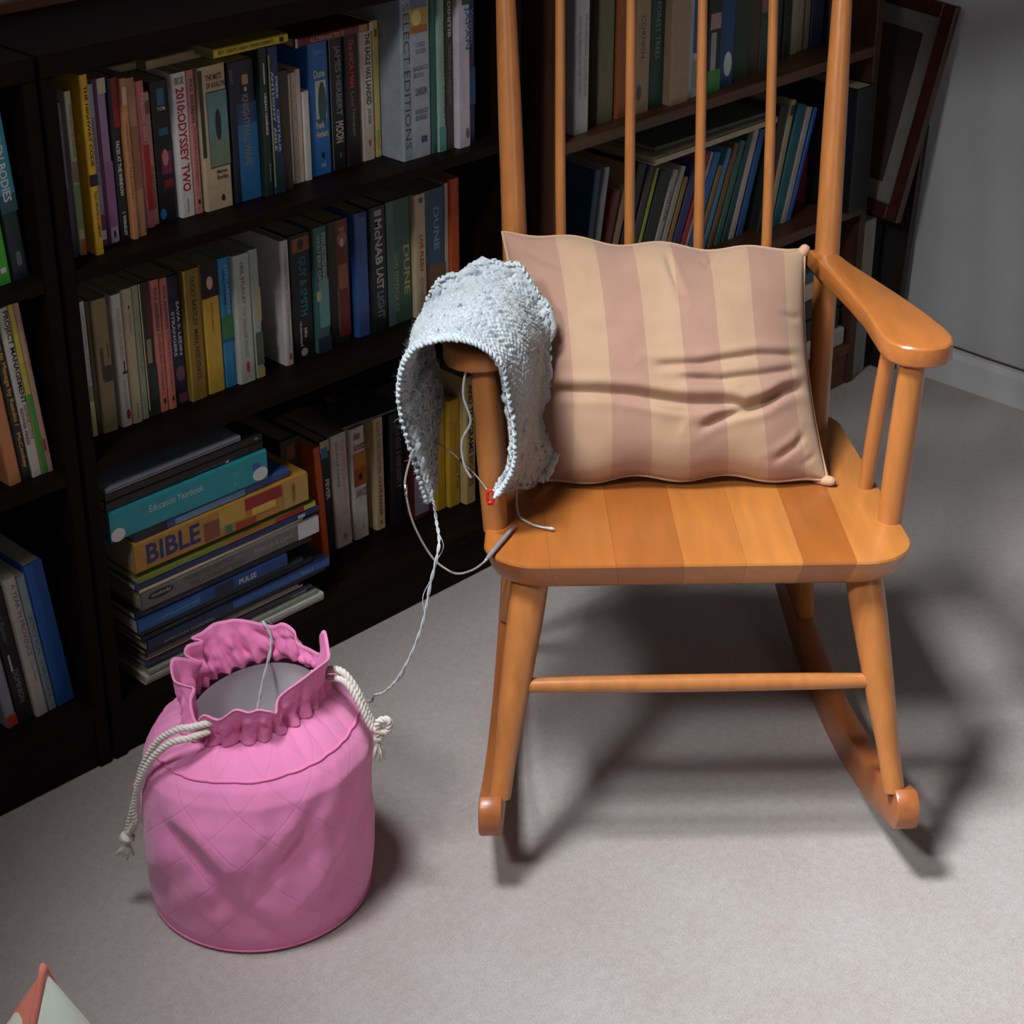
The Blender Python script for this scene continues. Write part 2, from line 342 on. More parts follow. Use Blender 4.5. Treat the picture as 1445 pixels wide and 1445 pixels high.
b1('bright blue thick paperback with hooded figure', 1.4718, .0332, .181, (40, 112, 184), [('h', 'Chapterhouse', (130, 170, 210), .07, .12, .25, .75), ('h', 'Dune', (226, 220, 190), .22, .28, .25, .8), ('p', (196, 200, 186), .3, .58, .28, .82), ('o', (52, 86, 84), .31, .64, .4, .82), ('h', 'Frank\nHerbert', (226, 214, 176), .6, .72, .25, .85), ('o', (14, 20, 40), .83, .88, .46, .62), ('h', 'nel', (180, 190, 220), .9, .945, .42, .66)], 1.818)
b1('black paperback with tall grey serif lettering', 1.5070, .0240, .182, (26, 26, 28), [('p', (150, 150, 140), 0, 1, .03, .07), ('t', 'JAMES HERBERT', (130, 132, 128), .08, .6, .3, .8), ('t', 'MOON', (196, 192, 184), .64, .8, .28, .86), ('o', (110, 108, 104), .87, .92, .5, .64)], 1.819)
b1('black paperback with orange-red lettering', 1.5325, .0255, .183, (30, 26, 26), [('t', 'The INCA MAN', (216, 58, 32), .06, .42, .3, .62), ('n', 'Lisa', (190, 100, 90), .45, .56, .35, .6), ('n', 'Thompson', (176, 164, 120), .57, .78, .35, .6)], 1.818)
b1('cream paperback with condensed black lettering', 1.5605, .0228, .182, (214, 196, 178), [('p', (228, 218, 206), .04, .74, .3, .86), ('t', 'THE EAGLE HAS LANDED', K, .05, .58, .4, .8), ('t', 'JACK HIGGINS', (90, 80, 76), .61, .73, .42, .76), ('o', (190, 70, 70), .84, .9, .48, .66)], 1.820)
b1('pale yellow paperback next to the largest spine', 1.5855, .0110, .187, (216, 194, 112), [('p', (120, 110, 60), .06, .12, .3, .7), ('p', (190, 170, 90), .8, .94, .2, .8)], 1.822)
b1('tall silver-grey hardback with yellow sunrise picture', 1.5980, .0520, .226, (156, 164, 172), [('p', (176, 182, 190), 0, 1, .3, .93), ('n', 'SELECT EDITIONS', (70, 84, 96), .06, .93, .08, .28), ('p', (110, 116, 150), .03, .1, .32, .9), ('p', (206, 164, 44), .1, .245, .31, .9), ('p', (176, 110, 44), .2, .245, .31, .9), ('o', (246, 226, 130), .11, .2, .36, .7), ('h', 'CHILD\nROSEN', (130, 138, 150), .3, .37, .5, .84), ('h', 'BALDACCI\nBLOOD', (130, 138, 150), .44, .51, .4, .88), ('h', 'DAWSON', (112, 118, 140), .57, .62, .45, .84), ('h', 'KERNICK\nSEVERED', (130, 138, 150), .7, .77, .42, .88), ('p', (64, 74, 124), .87, .91, .62, .82)], 1.780, d=.15, hard=True)
b1('tall green hardback', 1.6508, .0095, .220, (52, 104, 88), [], 1.780, d=.15, hard=True)
b1('tall pale green hardback with small black lettering', 1.6610, .0135, .220, (150, 182, 172), [('n', 'THE MOUNTAIN ... A LONELY', (40, 60, 60), .18, .8, .68, .86), ('p', (86, 160, 140), .84, 1, .04, .96)], 1.777, d=.15, hard=True)
b1('tall charcoal hardback with pale serif lettering', 1.6752, .0142, .222, (60, 58, 54), [('t', 'DIMITIB', (200, 196, 180), .08, .3, .3, .7), ('n', 'TRAVELLER S HANDBOOK', (160, 152, 120), .34, .72, .34, .66)], 1.777, d=.15, hard=True)
b1('tall white hardback with blue lettering', 1.6902, .0238, .226, (206, 196, 204), [('p', (40, 70, 52), .02, .13, .35, 1), ('t', 'JAPAN', (70, 120, 170), .14, .4, .5, .92), ('o', (120, 90, 130), .88, .95, .55, .85)], 1.769, d=.15, hard=True)
b1('tall navy hardback at the end of the row', 1.7160, .0125, .214, (28, 40, 84), [('n', 'Vietnam', (160, 160, 190), .12, .34, .2, .75), ('p', (30, 86, 140), .5, .74, .1, .95)], 1.775, d=.15, hard=True)
# lying flat on top of the top row
book('yellow thin paperback lying flat over the top row', 1.312, 1.800, .8645, .0115, .115, .11, (222, 200, 40), [('t', 'BEST CREDITS, GREEN UNDERCURRENTS', (60, 56, 20), .06, .8, .25, .7), ('p', (40, 40, 24), .88, .94, .2, .75)], lie=True, group='books lying flat over the top row')
book('dark red thin paperback lying flat over the top row', 1.434, 1.795, .8560, .0115, .128, .11, (120, 30, 34), [('p', (206, 190, 180), 0, .03, 0, 1), ('t', 'ALTERNATES II', (196, 150, 140), .18, .62, .25, .75), ('p', (170, 120, 50), .82, .93, .1, .9), ('p', (206, 190, 180), .96, 1, 0, 1)], lie=True, group='books lying flat over the top row')
book('tan thin book lying page side out over the top row', 1.240, 1.842, .8565, .0120, .098, .10, (196, 160, 120), [('p', (206, 176, 136), .02, .98, .1, .9)], lie=True, yaw=R(2), group='books lying flat over the top row')
book('faded cream book lying far back over the top row', 1.178, 1.850, .8575, .0100, .056, .10, (150, 136, 104), [], lie=True, group='books lying flat over the top row')

S2 = ' on the middle row of paperbacks'; z2 = .425
def b2(desc, x, w, h, c, dec=(), y=1.81, d=.11, **kw): book(desc+S2, x, y, z2, w, h, d, c, dec, group=G2, **kw)
b2('very slim white paperback with a green lower end', 1.0995, .0072, .180, (196, 196, 190), [('n', 'the year of living', (120, 124, 130), .1, .6, .25, .75), ('p', (120, 150, 90), .62, .74, .1, .9), ('p', (190, 180, 120), .76, 1, .1, .9)], 1.814)
b2('very slim dark brown paperback', 1.1072, .0060, .178, (74, 56, 40), [], 1.814)
b2('olive tan paperback with a dark smudged picture', 1.1136, .0225, .178, (150, 134, 92), [('p', (76, 66, 50), .36, .6, .25, .45), ('p', (60, 54, 44), .5, .62, .35, .9), ('p', (120, 50, 40), .34, .45, .72, .8)], 1.811)
b2('white paperback with a small black aeroplane', 1.1405, .0150, .178, (214, 208, 198), [('n', 'WELCOME TO EDEN', (140, 136, 136), .1, .48, .4, .72), ('p', (40, 36, 40), .5, .6, .62, .74), ('p', (40, 36, 40), .58, .6, .45, .9), ('n', 'ALAN SILLITOE', (150, 150, 150), .64, .86, .4, .7), ('o', (180, 30, 40), .87, .95, .45, .8)], 1.809)
b2('cream paperback with a tiny black star', 1.1562, .0148, .181, (200, 186, 152), [('o', (40, 40, 40), .12, .15, .45, .62), ('n', 'Gateway', (120, 80, 60), .18, .32, .45, .66), ('n', 'Arrow', (80, 70, 60), .85, .97, .4, .66)], 1.808)
b2('pale grey-green paperback', 1.1716, .0100, .181, (160, 166, 136), [('n', 'JOURNEY TO MY LAND', (90, 104, 84), .35, .66, .35, .65)], 1.810)
b2('dark mottled paperback with cream edge', 1.1822, .0165, .181, (48, 44, 40), [('p', (196, 184, 150), 0, .95, .0, .12), ('p', (92, 40, 44), .08, .4, .5, .9), ('p', (150, 140, 104), .42, .6, .3, .7), ('p', (40, 54, 46), .62, 1, .4, 1)], 1.811)
b2('first of twin salmon pink paperbacks', 1.1995, .0134, .180, (206, 124, 108), [('t', 'POUL ANDERSON', (70, 60, 90), .06, .38, .3, .7), ('n', 'The Earth Book of Stormgate 1', (90, 70, 100), .4, .86, .3, .7), ('p', (40, 40, 46), .9, .94, .42, .66)], 1.811)
b2('second of twin salmon pink paperbacks', 1.2134, .0110, .179, (208, 122, 108), [('t', 'POUL ANDERSON', (70, 60, 90), .06, .38, .3, .72), ('n', 'The Earth Book of Stormgate 3', (90, 70, 100), .4, .86, .3, .72), ('p', (40, 40, 46), .9, .94, .42, .66)], 1.810)
b2('navy paperback with two columns of white lettering', 1.2255, .0205, .176, (34, 34, 62), [('t', 'SAVA S. LEDIN', (206, 206, 216), .2, .62, .6, .82), ('t', 'STRANGERS', (206, 206, 216), .27, .62, .2, .42), ('o', (110, 70, 90), .7, .82, .2, .9), ('p', (120, 60, 70), .92, .99, .25, .9)], 1.815)
b2('olive gold paperback with dark lettering', 1.2468, .0255, .180, (150, 118, 44), [('p', (190, 160, 70), 0, 1, .0, .1), ('t', 'LUCKY BARTLEY  MAN, HOLYDAYS', (70, 54, 30), .06, .84, .36, .68)], 1.808)
b2('yellow paperback with a black top', 1.2750, .0272, .180, (214, 172, 62), [('p', (28, 26, 26), 0, .26, 0, 1), ('o', (220, 180, 150), .1, .2, .3, .66), ('n', 'JUDITH MERRIL', (110, 84, 30), .3, .52, .42, .56)], 1.810)
b2('bright blue paperback with green hills', 1.3032, .0188, .180, (50, 140, 190), [('t', 'JAMES THURBER', (24, 64, 120), .08, .36, .28, .5), ('n', 'LIFE, UNIVERSE', (170, 206, 220), .06, .5, .55, .8), ('p', (70, 130, 80), .44, .63, .0, 1), ('p', (30, 100, 140), .62, .645, 0, 1)], 1.811)
b2('pale grey-green paperback with a red bird', 1.3225, .0265, .180, (192, 198, 186), [('t', 'NEIL STUDLEY', (120, 124, 116), .06, .38, .4, .62), ('n', 'THE SMALLER HOURS', (136, 140, 130), .4, .8, .4, .6), ('o', (206, 60, 80), .83, .92, .4, .62)], 1.805)
b2('slim paperback with a misty landscape spine', 1.3500, .0142, .181, (170, 184, 178), [('p', (196, 176, 140), .3, .56, .15, 1), ('p', (90, 104, 84), .64, .9, .15, 1), ('p', (210, 180, 110), .92, 1, .1, 1)], 1.806)
b2('white paperback showing its whole white cover', 1.4030, .0140, .178, (216, 210, 206), [('n', 'CONVERSATION  TO THE MOONDANCE', (110, 104, 104), .05, .88, .4, .68), ('o', (206, 60, 80), .9, .96, .42, .7)], 1.809)
b2('black paperback with teal lettering and orange eye', 1.4225, .0365, .178, (24, 22, 24), [('p', (150, 80, 26), .03, .14, .12, .92), ('o', (40, 30, 24), .04, .13, .36, .66), ('t', 'GUY & SMITH', (40, 124, 140), .18, .66, .38, .72), ('t', 'Undermined', (214, 206, 200), .7, .9, .3, .42), ('t', 'life', (214, 206, 200), .76, .84, .5, .64), ('o', (190, 186, 166), .92, .985, .3, .62)], 1.815)
b2('sea green paperback with pale lettering', 1.4600, .0235, .181, (60, 106, 102), [('t', 'SWORDFISHING', (190, 204, 196), .05, .42, .55, .85), ('t', 'WATERS OF', (170, 190, 180), .06, .42, .2, .45), ('p', (110, 160, 160), .42, .8, .2, .95), ('p', (190, 190, 130), .5, .58, .05, .35), ('p', (40, 60, 76), .88, 1, 0, 1)], 1.810)
b2('dark green and red paperback with a crest', 1.4880, .0365, .179, (30, 34, 26), [('p', (116, 36, 34), 0, .95, .42, 1), ('h', 'HE', (206, 150, 110), .06, .1, .6, .85), ('o', (176, 96, 70), .1, .22, .5, .95), ('o', (216, 190, 170), .15, .22, .62, .8), ('p', (150, 92, 60), .36, .56, .5, .95), ('p', (92, 84, 60), .5, .9, .4, .52)], 1.817)
b2('plain blue paperback with a purple cover', 1.5335, .0238, .182, (54, 92, 158), [('p', (46, 44, 92), 0, .04, .3, .9), ('n', 'rea', (110, 80, 130), .8, .96, .4, .7)], 1.812)
b2('black paperback with bold silver thriller title', 1.5582, .0305, .184, (26, 28, 32), [('p', (170, 168, 164), .03, .075, .3, .72), ('t', 'McNAB', (206, 202, 196), .1, .46, .3, .74), ('t', 'LAST', (196, 192, 176), .49, .66, .34, .76), ('t', 'LIGHT', (110, 136, 146), .68, .9, .34, .76)], 1.810)
b2('thick green paperback with yellow lettering', 1.5905, .0460, .184, (62, 98, 80), [('p', (84, 112, 112), .0, 1, .0, .3), ('n', 'GOD EMPEROR OF', (170, 176, 150), .42, .9, .28, .44), ('t', 'DUNE', (190, 180, 110), .38, .78, .66, .9)], 1.812)
b2('cream paperback with red lettering', 1.6378, .0222, .184, (210, 190, 152), [('p', (90, 80, 66), .03, .07, .4, .7), ('t', 'LIVE FLESH', (176, 40, 52), .33, .62, .4, .72), ('n', 'RUTH RENDELL', (130, 110, 90), .68, .95, .36, .72)], 1.806)
b2('thick blue paperback with tan lower end', 1.6625, .0380, .183, (56, 84, 116), [('p', (52, 98, 112), .0, .6, .0, .18), ('t', 'DUNE', (150, 176, 196), .15, .5, .42, .7), ('p', (124, 86, 56), .62, 1, .0, 1)], 1.811)
b2('slim pale grey paperback', 1.7012, .0066, .186, (190, 176, 158), [], 1.811)
b2('plain bright orange paperback', 1.7086, .0190, .190, (206, 84, 28), [], 1.808)

S3 = ' on the bottom shelf beside the stack'; z3 = .08
def b3(desc, x, w, h, c, dec=(), y=1.852, d=.11, **kw): book(desc+S3, x, y, z3, w, h, d, c, dec, group=G3, **kw)
b3('slim orange paperback', 1.4770, .0118, .186, (214, 92, 34), [], 1.842, lean=-3)
b3('black paperback with a cream and blue top', 1.4918, .0180, .185, (30, 34, 36), [('p', (190, 176, 140), 0, .1, .1, 1), ('p', (60, 120, 160), .06, .15, .15, .8), ('t', 'FEVER', W_, .34, .52, .35, .75)], lean=-2)
b3('white paperback with pale pink lettering', 1.5118, .0298, .186, (208, 196, 186), [('n', 'THE LITTLE DRUMMER GIRL', (206, 130, 140), .06, .74, .6, .8), ('t', 'JOHN LE CARRE', (120, 130, 120), .06, .46, .22, .4), ('o', (160, 130, 110), .88, .94, .4, .65)], lean=-1.5)
b3('white paperback with an orange desert picture', 1.5470, .0275, .184, (212, 204, 196), [('h', 'dean\nkoontz', (130, 50, 60), .03, .2, .2, .95), ('p', (196, 120, 44), .22, .52, .1, 1), ('p', (160, 84, 30), .36, .52, .1, 1), ('o', (40, 30, 24), .41, .47, .4, .72), ('h', 'DANCES', (120, 124, 130), .55, .62, .2, .95), ('p', (206, 180, 120), .86, .92, .5, .65)], lean=-1)
b3('cream paperback with grey and red lettering', 1.5890, .0190, .186, (206, 182, 140), [('t', 'KLINE THE HUNTERS', (120, 132, 136), .04, .5, .3, .66), ('t', 'CLIVE', (140, 50, 44), .52, .68, .35, .66), ('t', 'BARKER', (84, 72, 60), .69, .88, .35, .66), ('p', (150, 90, 60), .92, .95, .35, .6)])
b3('black paperback with faint grey lettering', 1.6200, .0300, .182, (28, 26, 28), [('t', 'JAMES HERBERT', (100, 104, 106), .1, .7, .3, .7)])
b3('maroon and grey-lilac paperback', 1.6515, .0290, .172, (84, 30, 42), [('p', (146, 136, 156), .58, .96, .0, 1)], 1.835)
b3('slim red paperback', 1.6855, .0075, .160, (150, 36, 34), [], 1.838)
b3('yellow paperback with an angled spine', 1.6945, .0195, .176, (206, 160, 34), [], 1.832)
b3('yellow paperback with small handwritten lettering', 1.7150, .0235, .180, (208, 166, 44), [('n', 'Linda Park', (70, 56, 24), .55, .85, .62, .9), ('n', 'SIGNALS', (176, 120, 40), .2, .5, .5, .75)], 1.826)
b3('cream paperback with heavy black lettering', 1.7400, .0220, .214, (206, 184, 120), [('t', 'AND TELEGRAMS', (50, 54, 44), .06, .6, .3, .75), ('t', 'BIGGLES', (150, 60, 44), .62, .86, .3, .75)], 1.815)
book('grey booklet lying across the bottom shelf paperbacks', 1.530, 1.845, .2690, .004, .110, .075, (92, 94, 102), [], lie=True, yaw=R(-4), name='booklet', cat='booklet')
book('white folded leaflet lying near the knitting on paperbacks', 1.655, 1.870, .2635, .003, .060, .06, (170, 170, 166), [], lie=True, name='leaflet', cat='leaflet')
book('tall dark brown book standing behind the flat stack', 1.4290, 1.868, z3, .036, .200, .12, (40, 34, 30), [('p', (120, 70, 44), .05, .16, .3, .7), ('o', (150, 120, 80), .3, .38, .4, .8), ('o', (120, 80, 70), .45, .55, .4, .8)], hard=True)

# the flat stack, from the shelf upwards: (desc, x0, length, thickness, depth, y, colour, decor, yaw)
ST = [('white ring binder at the base', 1.105, .300, .0130, .21, 1.757, (196, 194, 182), [('p', (104, 108, 104), .0, 1, .34, .42)], -.5),
 ('pale green magazine', 1.110, .286, .0070, .20, 1.760, (150, 160, 140), [], .8),
 ('white thin folder', 1.112, .270, .0060, .20, 1.766, (176, 178, 180), [('p', (120, 44, 40), .3, .9, .2, .5)], -.6),
 ('thin navy magazine', 1.108, .280, .0050, .20, 1.762, (52, 60, 84), [], .5),
 ('thin reddish magazine', 1.112, .262, .0050, .20, 1.764, (140, 84, 66), [('p', (196, 190, 170), 0, 1, .5, .9)], .2),
 ('thin grey brochure', 1.114, .250, .0055, .20, 1.761, (120, 116, 104), [], -.8),
 ('thin black magazine', 1.110, .305, .0060, .20, 1.762, (26, 30, 32), [], .4),
 ('navy and bright blue paperback', 1.112, .306, .0160, .19, 1.757, (34, 44, 76), [('p', (44, 92, 160), .45, 1, .3, .95), ('n', 'AFRICAN GARDEN', (170, 176, 190), .08, .34, .2, .45), ('n', 'No.1', (160, 180, 200), .84, .9, .45, .75)], 0),
 ('black thin paperback', 1.106, .285, .0085, .19, 1.762, (22, 26, 30), [('n', 'NEW EDITION', (130, 140, 120), .12, .25, .5, .8)], .7),
 ('thin dark green paperback', 1.104, .270, .0070, .19, 1.760, (28, 40, 38), [], -.3),
 ('deep blue thick paperback', 1.100, .245, .0195, .17, 1.757, (28, 64, 128), [('p', (38, 100, 160), .0, .4, .2, .95), ('n', 'ONE MORE JOURNEY WALK', (150, 180, 200), .12, .4, .45, .62), ('t', 'PULSE', (190, 196, 200), .66, .78, .3, .7), ('p', (24, 30, 56), .5, .62, .0, 1)], .5),
 ('thin black handbook', 1.100, .290, .0100, .18, 1.759, (24, 24, 28), [('n', 'THE COMPLETE INTRODUCTION', (130, 130, 136), .05, .35, .3, .65)], -.5),
 ('grey textbook with white label', 1.110, .292, .0270, .20, 1.757, (112, 108, 106), [('o', (36, 34, 38), .03, .17, .4, .85), ('t', 'melody', (170, 168, 170), .05, .155, .52, .74), ('n', 'THEORY AND PRACTICE', (84, 80, 80), .22, .5, .6, .85), ('n', 'THE FOUNDATIONS', (84, 80, 80), .25, .56, .2, .48), ('n', 'Podiatrists & Carers', (176, 174, 172), .62, .84, .4, .68), ('p', (206, 206, 208), .875, 1, .05, .97), ('h', ' ', K, .9, .95, .2, .5)], 0),
 ('thin cream pamphlet', 1.108, .270, .0040, .18, 1.760, (196, 178, 140), [], 1.2),
 ('navy folder with white mark', 1.104, .300, .0095, .20, 1.758, (34, 54, 102), [('p', (190, 196, 206), .88, .92, .2, .7)], -.4),
 ('green and orange picture magazine', 1.108, .292, .0085, .20, 1.759, (124, 138, 52), [('p', (176, 110, 50), .45, .75, .1, .9), ('p', (170, 44, 40), .76, .93, .1, .9), ('p', (204, 190, 80), .93, 1, .1, .9)], .6),
 ('grey thin exercise book', 1.118, .255, .0060, .18, 1.766, (150, 146, 134), [], -1),
 ('thick ochre storybook with blue lettering', 1.106, .280, .0440, .17, 1.756, (178, 128, 50), [('t', 'BIBLE', (38, 56, 110), .06, .36, .2, .84), ('p', (128, 76, 52), .38, .47, .1, .7), ('p', (190, 156, 66), .47, .62, .35, .95), ('p', (60, 120, 100), .5, .54, .1, .35), ('p', (150, 40, 44), .62, .84, .55, .95), ('p', (216, 176, 84), .66, .8, .3, .55), ('p', (160, 60, 40), .56, .68, .05, .28), ('p', (182, 146, 80), .85, 1, .05, .95), ('h', 'CHILDREN', (70, 50, 40), .9, .92, .2, .8)], -.6),
 ('thin blue booklet', 1.110, .250, .0130, .18, 1.762, (56, 84, 140), [('p', (110, 150, 180), .25, .7, .1, .8), ('p', (30, 34, 50), 0, .2, 0, 1)], 1),
 ('turquoise yearbook with torn white corners', 1.075, .246, .0440, .16, 1.757, (34, 148, 158), [('n', 'Education Yearbook', (196, 214, 214), .24, .58, .5, .72), ('o', (216, 214, 208), .0, .085, .0, .42), ('o', (210, 212, 214), .9, 1, .06, .5), ('p', (60, 90, 170), .9, .95, .5, .68), ('n', '2009', (120, 190, 196), .77, .8, .2, .7)], -.4),
 ('glossy black disc case', 1.073, .245, .0140, .135, 1.760, (20, 20, 22), [('p', (90, 90, 84), .55, .8, .3, .36), ('p', (190, 190, 190), .75, .77, .1, .3)], .5),
 ('second glossy black disc case', 1.073, .243, .0120, .135, 1.758, (24, 23, 25), [('p', (150, 150, 140), .95, .97, .4, .6)], -.4),
 ('slim silver case on top', 1.073, .208, .0075, .15, 1.757, (132, 136, 148), [('p', (40, 44, 60), .0, 1, .4, .52)], .3)]
zz = z3
for desc, x0, L, th, d, y, c, dec, yw in ST:
    hd = th > .02
    book(desc+' in the flat stack of books', x0, y, zz+.0001, th, L, d, c, dec, lie=True, yaw=R(yw)*.5, group=GS, hard=hd); zz += th+.0002

# the end bookcase: only its right-hand books are in view
S4 = ' in the end bookcase'
def bl(desc, x, z, w, h, c, dec=(), y=1.772, lean=-4, d=.12): book(desc+S4, x, y, z, w, h, d, c, dec, lean=lean, group='books in the end bookcase')
bl('small lime green book', .975, .673, .017, .10, (70, 168, 50), [('p', (200, 220, 200), .8, .86, .3, .7)])
bl('teal and black thriller with white capital lettering', .9945, .673, .0210, .215, (26, 34, 38), [('p', (54, 140, 156), .0, .6, .0, 1), ('p', (30, 84, 92), .52, .62, .0, 1), ('t', 'HIDDEN BODIES', (206, 222, 222), .1, .56, .25, .75), ('p', (90, 100, 96), .84, .92, .35, .65)])
bl('plain orange paperback', .9560, .425, .0170, .200, (206, 132, 84), [], lean=-5)
bl('black paperback with yellow lettering', .9735, .425, .0130, .214, (32, 30, 30), [('t', 'How to Manage by Results /', (206, 160, 50), .1, .66, .25, .8), ('t', 'McConkey', (206, 170, 60), .7, .92, .25, .75), ('p', (52, 110, 90), .0, .1, .1, .9)], lean=-5)
bl('white textbook with heavy black lettering', .9868, .425, .0140, .222, (206, 200, 190), [('t', 'PROJECT MANAGEMENT', K, .02, .56, .3, .88), ('t', 'GOWER PRESS', (150, 30, 50), .58, .8, .12, .42), ('n', 'GEORGE L LOCK', (50, 46, 44), .57, .78, .55, .85)], lean=-5)
bl('slim yellow and green pamphlet', 1.0010, .425, .0070, .224, (206, 186, 66), [('p', (70, 150, 60), .52, 1, .0, 1)], lean=-5)
bl('slim pinkish tan booklet with a red mark', 1.0082, .425, .0075, .226, (190, 150, 128), [('n', 'QUARTERLY REPORT', (140, 104, 90), .1, .4, .5, .8), ('p', (170, 40, 44), .8, .87, .1, .5)], lean=-5)
bl('slim white and red paperback', .9200, .09, .0150, .215, (150, 150, 160), [('p', (180, 70, 50), .92, 1, 0, 1)], 1.79, -6)
bl('black paperback with a silver sword', .9365, .09, .0215, .205, (36, 34, 36), [('n', 'Simon Baxter', (100, 130, 120), .1, .42, .3, .6), ('p', (196, 196, 196), .5, .62, .3, .42), ('n', 'DOMINION', (150, 150, 150), .62, .86, .35, .7)], 1.79, -6)
bl('white paperback with grey serif lettering', .9590, .09, .0175, .208, (196, 188, 178), [('n', 'A YEAR IN PROVENCE', (90, 84, 84), .04, .56, .45, .8), ('n', 'Peter Mayle', (130, 110, 110), .6, .75, .45, .7)], 1.785, -6)
bl('pale blue-grey paperback', .9775, .09, .0120, .204, (140, 160, 168), [('n', 'EXTRA VIRGIN', (90, 110, 120), .3, .9, .35, .7)], 1.787, -6)
bl('plain bright blue larger book', .9905, .09, .0245, .215, (36, 96, 170), [('p', (30, 84, 150), 0, 1, .45, 1)], 1.787, -6)

# lighter bookcase behind the chair
S5 = ' on the shelf behind the chair spindles'; G5 = 'upright books behind the chair spindles'
def b5(desc, x, w, c, dec=(), y=1.785, h=.25, d=.16): book(desc+S5, x, y, .638, w, h, d, c, dec, group=G5, hard=True)
b5('white report with two lines of small lettering', 1.9300, .0310, (186, 184, 188), [('n', 'ANNUAL REVIEW OF THE SOCIETY', (110, 110, 116), .3, .78, .25, .4), ('n', 'PROCEEDINGS VOLUME ONE', (110, 110, 116), .3, .78, .65, .8)], 1.775)
b5('narrow black book', 1.9660, .0240, (34, 32, 28), (), 1.80)
b5('olive cloth book', 1.9960, .0350, (104, 98, 70), (), 1.789)
b5('orange-brown cloth book', 2.0345, .0280, (150, 84, 36), (), 1.785)
b5('tan cloth book with dark lettering', 2.0720, .0320, (156, 128, 98), [('n', 'CORNISH', (70, 50, 60), .4, .66, .3, .6), ('o', (70, 76, 72), .82, .92, .05, .4)], 1.781)
b5('dark green book with silvery lettering', 2.1080, .0330, (20, 60, 46), [('n', 'FOREST TREES', (130, 150, 140), .35, .7, .4, .7)], 1.786)
b5('thick beige cloth book', 2.1440, .0430, (160, 136, 104), (), 1.772)
b5('white book with a blue panel', 2.1905, .0400, (176, 178, 176), [('p', (48, 76, 140), .0, .72, .3, 1), ('p', (140, 136, 124), .76, .94, .3, .9)], 1.779)
b5('black book with a white and green foot', 2.2380, .0320, (30, 30, 26), [('p', (150, 150, 150), .62, .9, .2, .6), ('p', (60, 130, 60), .86, 1, 0, 1), ('p', (170, 130, 130), .5, .6, .1, .9)], 1.777)
b5('royal blue book with a white badge', 2.2760, .0370, (30, 70, 116), [('o', (190, 200, 196), .78, .94, .3, .85)], 1.784)
b5('broad dark green book', 2.3180, .0440, (36, 58, 40), [('p', (140, 150, 140), 0, 1, .0, .04)], 1.792)
b5('brown book with a thin white edge', 2.3670, .0330, (74, 56, 38), [('p', (150, 150, 140), 0, 1, .0, .05)], 1.80)
b5('tan and teal book', 2.4040, .0340, (134, 108, 84), [('p', (50, 76, 72), .62, 1, 0, 1)], 1.801)
b5('mottled dark green book', 2.4420, .0380, (38, 54, 40), (), 1.815)
b5('black-green narrow book', 2.4840, .0220, (26, 36, 26), (), 1.815)
b5('narrow cream book', 2.5200, .0180, (160, 148, 118), (), 1.825, .23)
b5('second narrow cream book with a darker edge', 2.5420, .0190, (150, 132, 104), [('p', (84, 66, 56), 0, 1, .8, 1)], 1.83, .23)
b5('narrow faded brown book', 2.5640, .0150, (124, 104, 84), (), 1.83, .23)
b5('navy blue book beside brown one', 2.5820, .0360, (28, 34, 66), (), 1.83)
b5('dark navy book at the end', 2.6260, .0340, (28, 32, 52), (), 1.825)
S6 = ' leaning on the shelf behind the cushion'; G6 = 'slanting books behind the cushion'
R2 = [('dark teal paperback', 1.925, .014, .205, (30, 66, 96), 8), ('grey-white booklet', 1.942, .012, .205, (150, 150, 150), 9), ('short maroon book', 1.958, .014, .165, (96, 34, 36), 14), ('brown and cream book', 1.974, .013, .2, (150, 120, 86), 16),
 ('black hardback', 1.990, .022, .2, (26, 24, 24), 17), ('dark purple book', 2.015, .014, .19, (62, 50, 60), 18), ('thin lime green book', 2.032, .007, .182, (136, 156, 46), 18), ('black-green book', 2.042, .024, .175, (32, 40, 36), 19),
 ('pale grey book with dark lettering', 2.070, .013, .17, (160, 158, 148), 20), ('off-white slim book', 2.086, .013, .172, (166, 156, 144), 20), ('gold slim book', 2.102, .010, .15, (150, 116, 44), 20), ('violet-blue book', 2.115, .020, .175, (58, 58, 110), 21),
 ('thin bright red book', 2.138, .009, .18, (180, 44, 40), 21), ('pink-edged slim book', 2.150, .006, .18, (180, 160, 150), 21), ('bright blue book', 2.159, .018, .178, (40, 104, 166), 21), ('ochre slim book', 2.181, .010, .15, (140, 108, 60), 21), ('light blue slim book', 2.195, .011, .175, (70, 130, 160), 20),
 ('rust-brown slim book', 2.210, .012, .18, (120, 84, 54), 20), ('sea green book', 2.226, .015, .18, (56, 104, 84), 19), ('dark teal slim book', 2.245, .012, .185, (30, 74, 84), 18), ('tall white slim book', 2.262, .014, .19, (186, 170, 160), 17), ('plain blue slim book', 2.281, .016, .185, (40, 88, 150), 16)]
x = 0
for desc, xb, wv, hv, c, ln in R2:
    book(desc+S6, 1.995+(xb-1.925)*1.1, 1.815, .3505, wv, hv, .13, c, [('n', 'VOLUME', DK, .2, .5, .3, .7)] if 'lettering' in desc else (), lean=ln, group=G6)
for desc, xb, wv, hv, c, ln in [('dark slim folder', 2.425, .020, .22, (40, 44, 40), 12), ('tan slim folder with black marks', 2.449, .014, .225, (166, 146, 116), 13), ('teal ring binder', 2.466, .022, .215, (24, 94, 104), 15), ('white ring binder', 2.491, .016, .205, (160, 156, 150), 16), ('thin blue ring binder', 2.510, .009, .2, (30, 90, 170), 17)]:
    book(desc+S6, xb, 1.80, .3505, wv, hv, .16, c, [('p', (40, 36, 34), .04, .12, .2, .8)] if 'marks' in desc else (), lean=ln, group=G6)
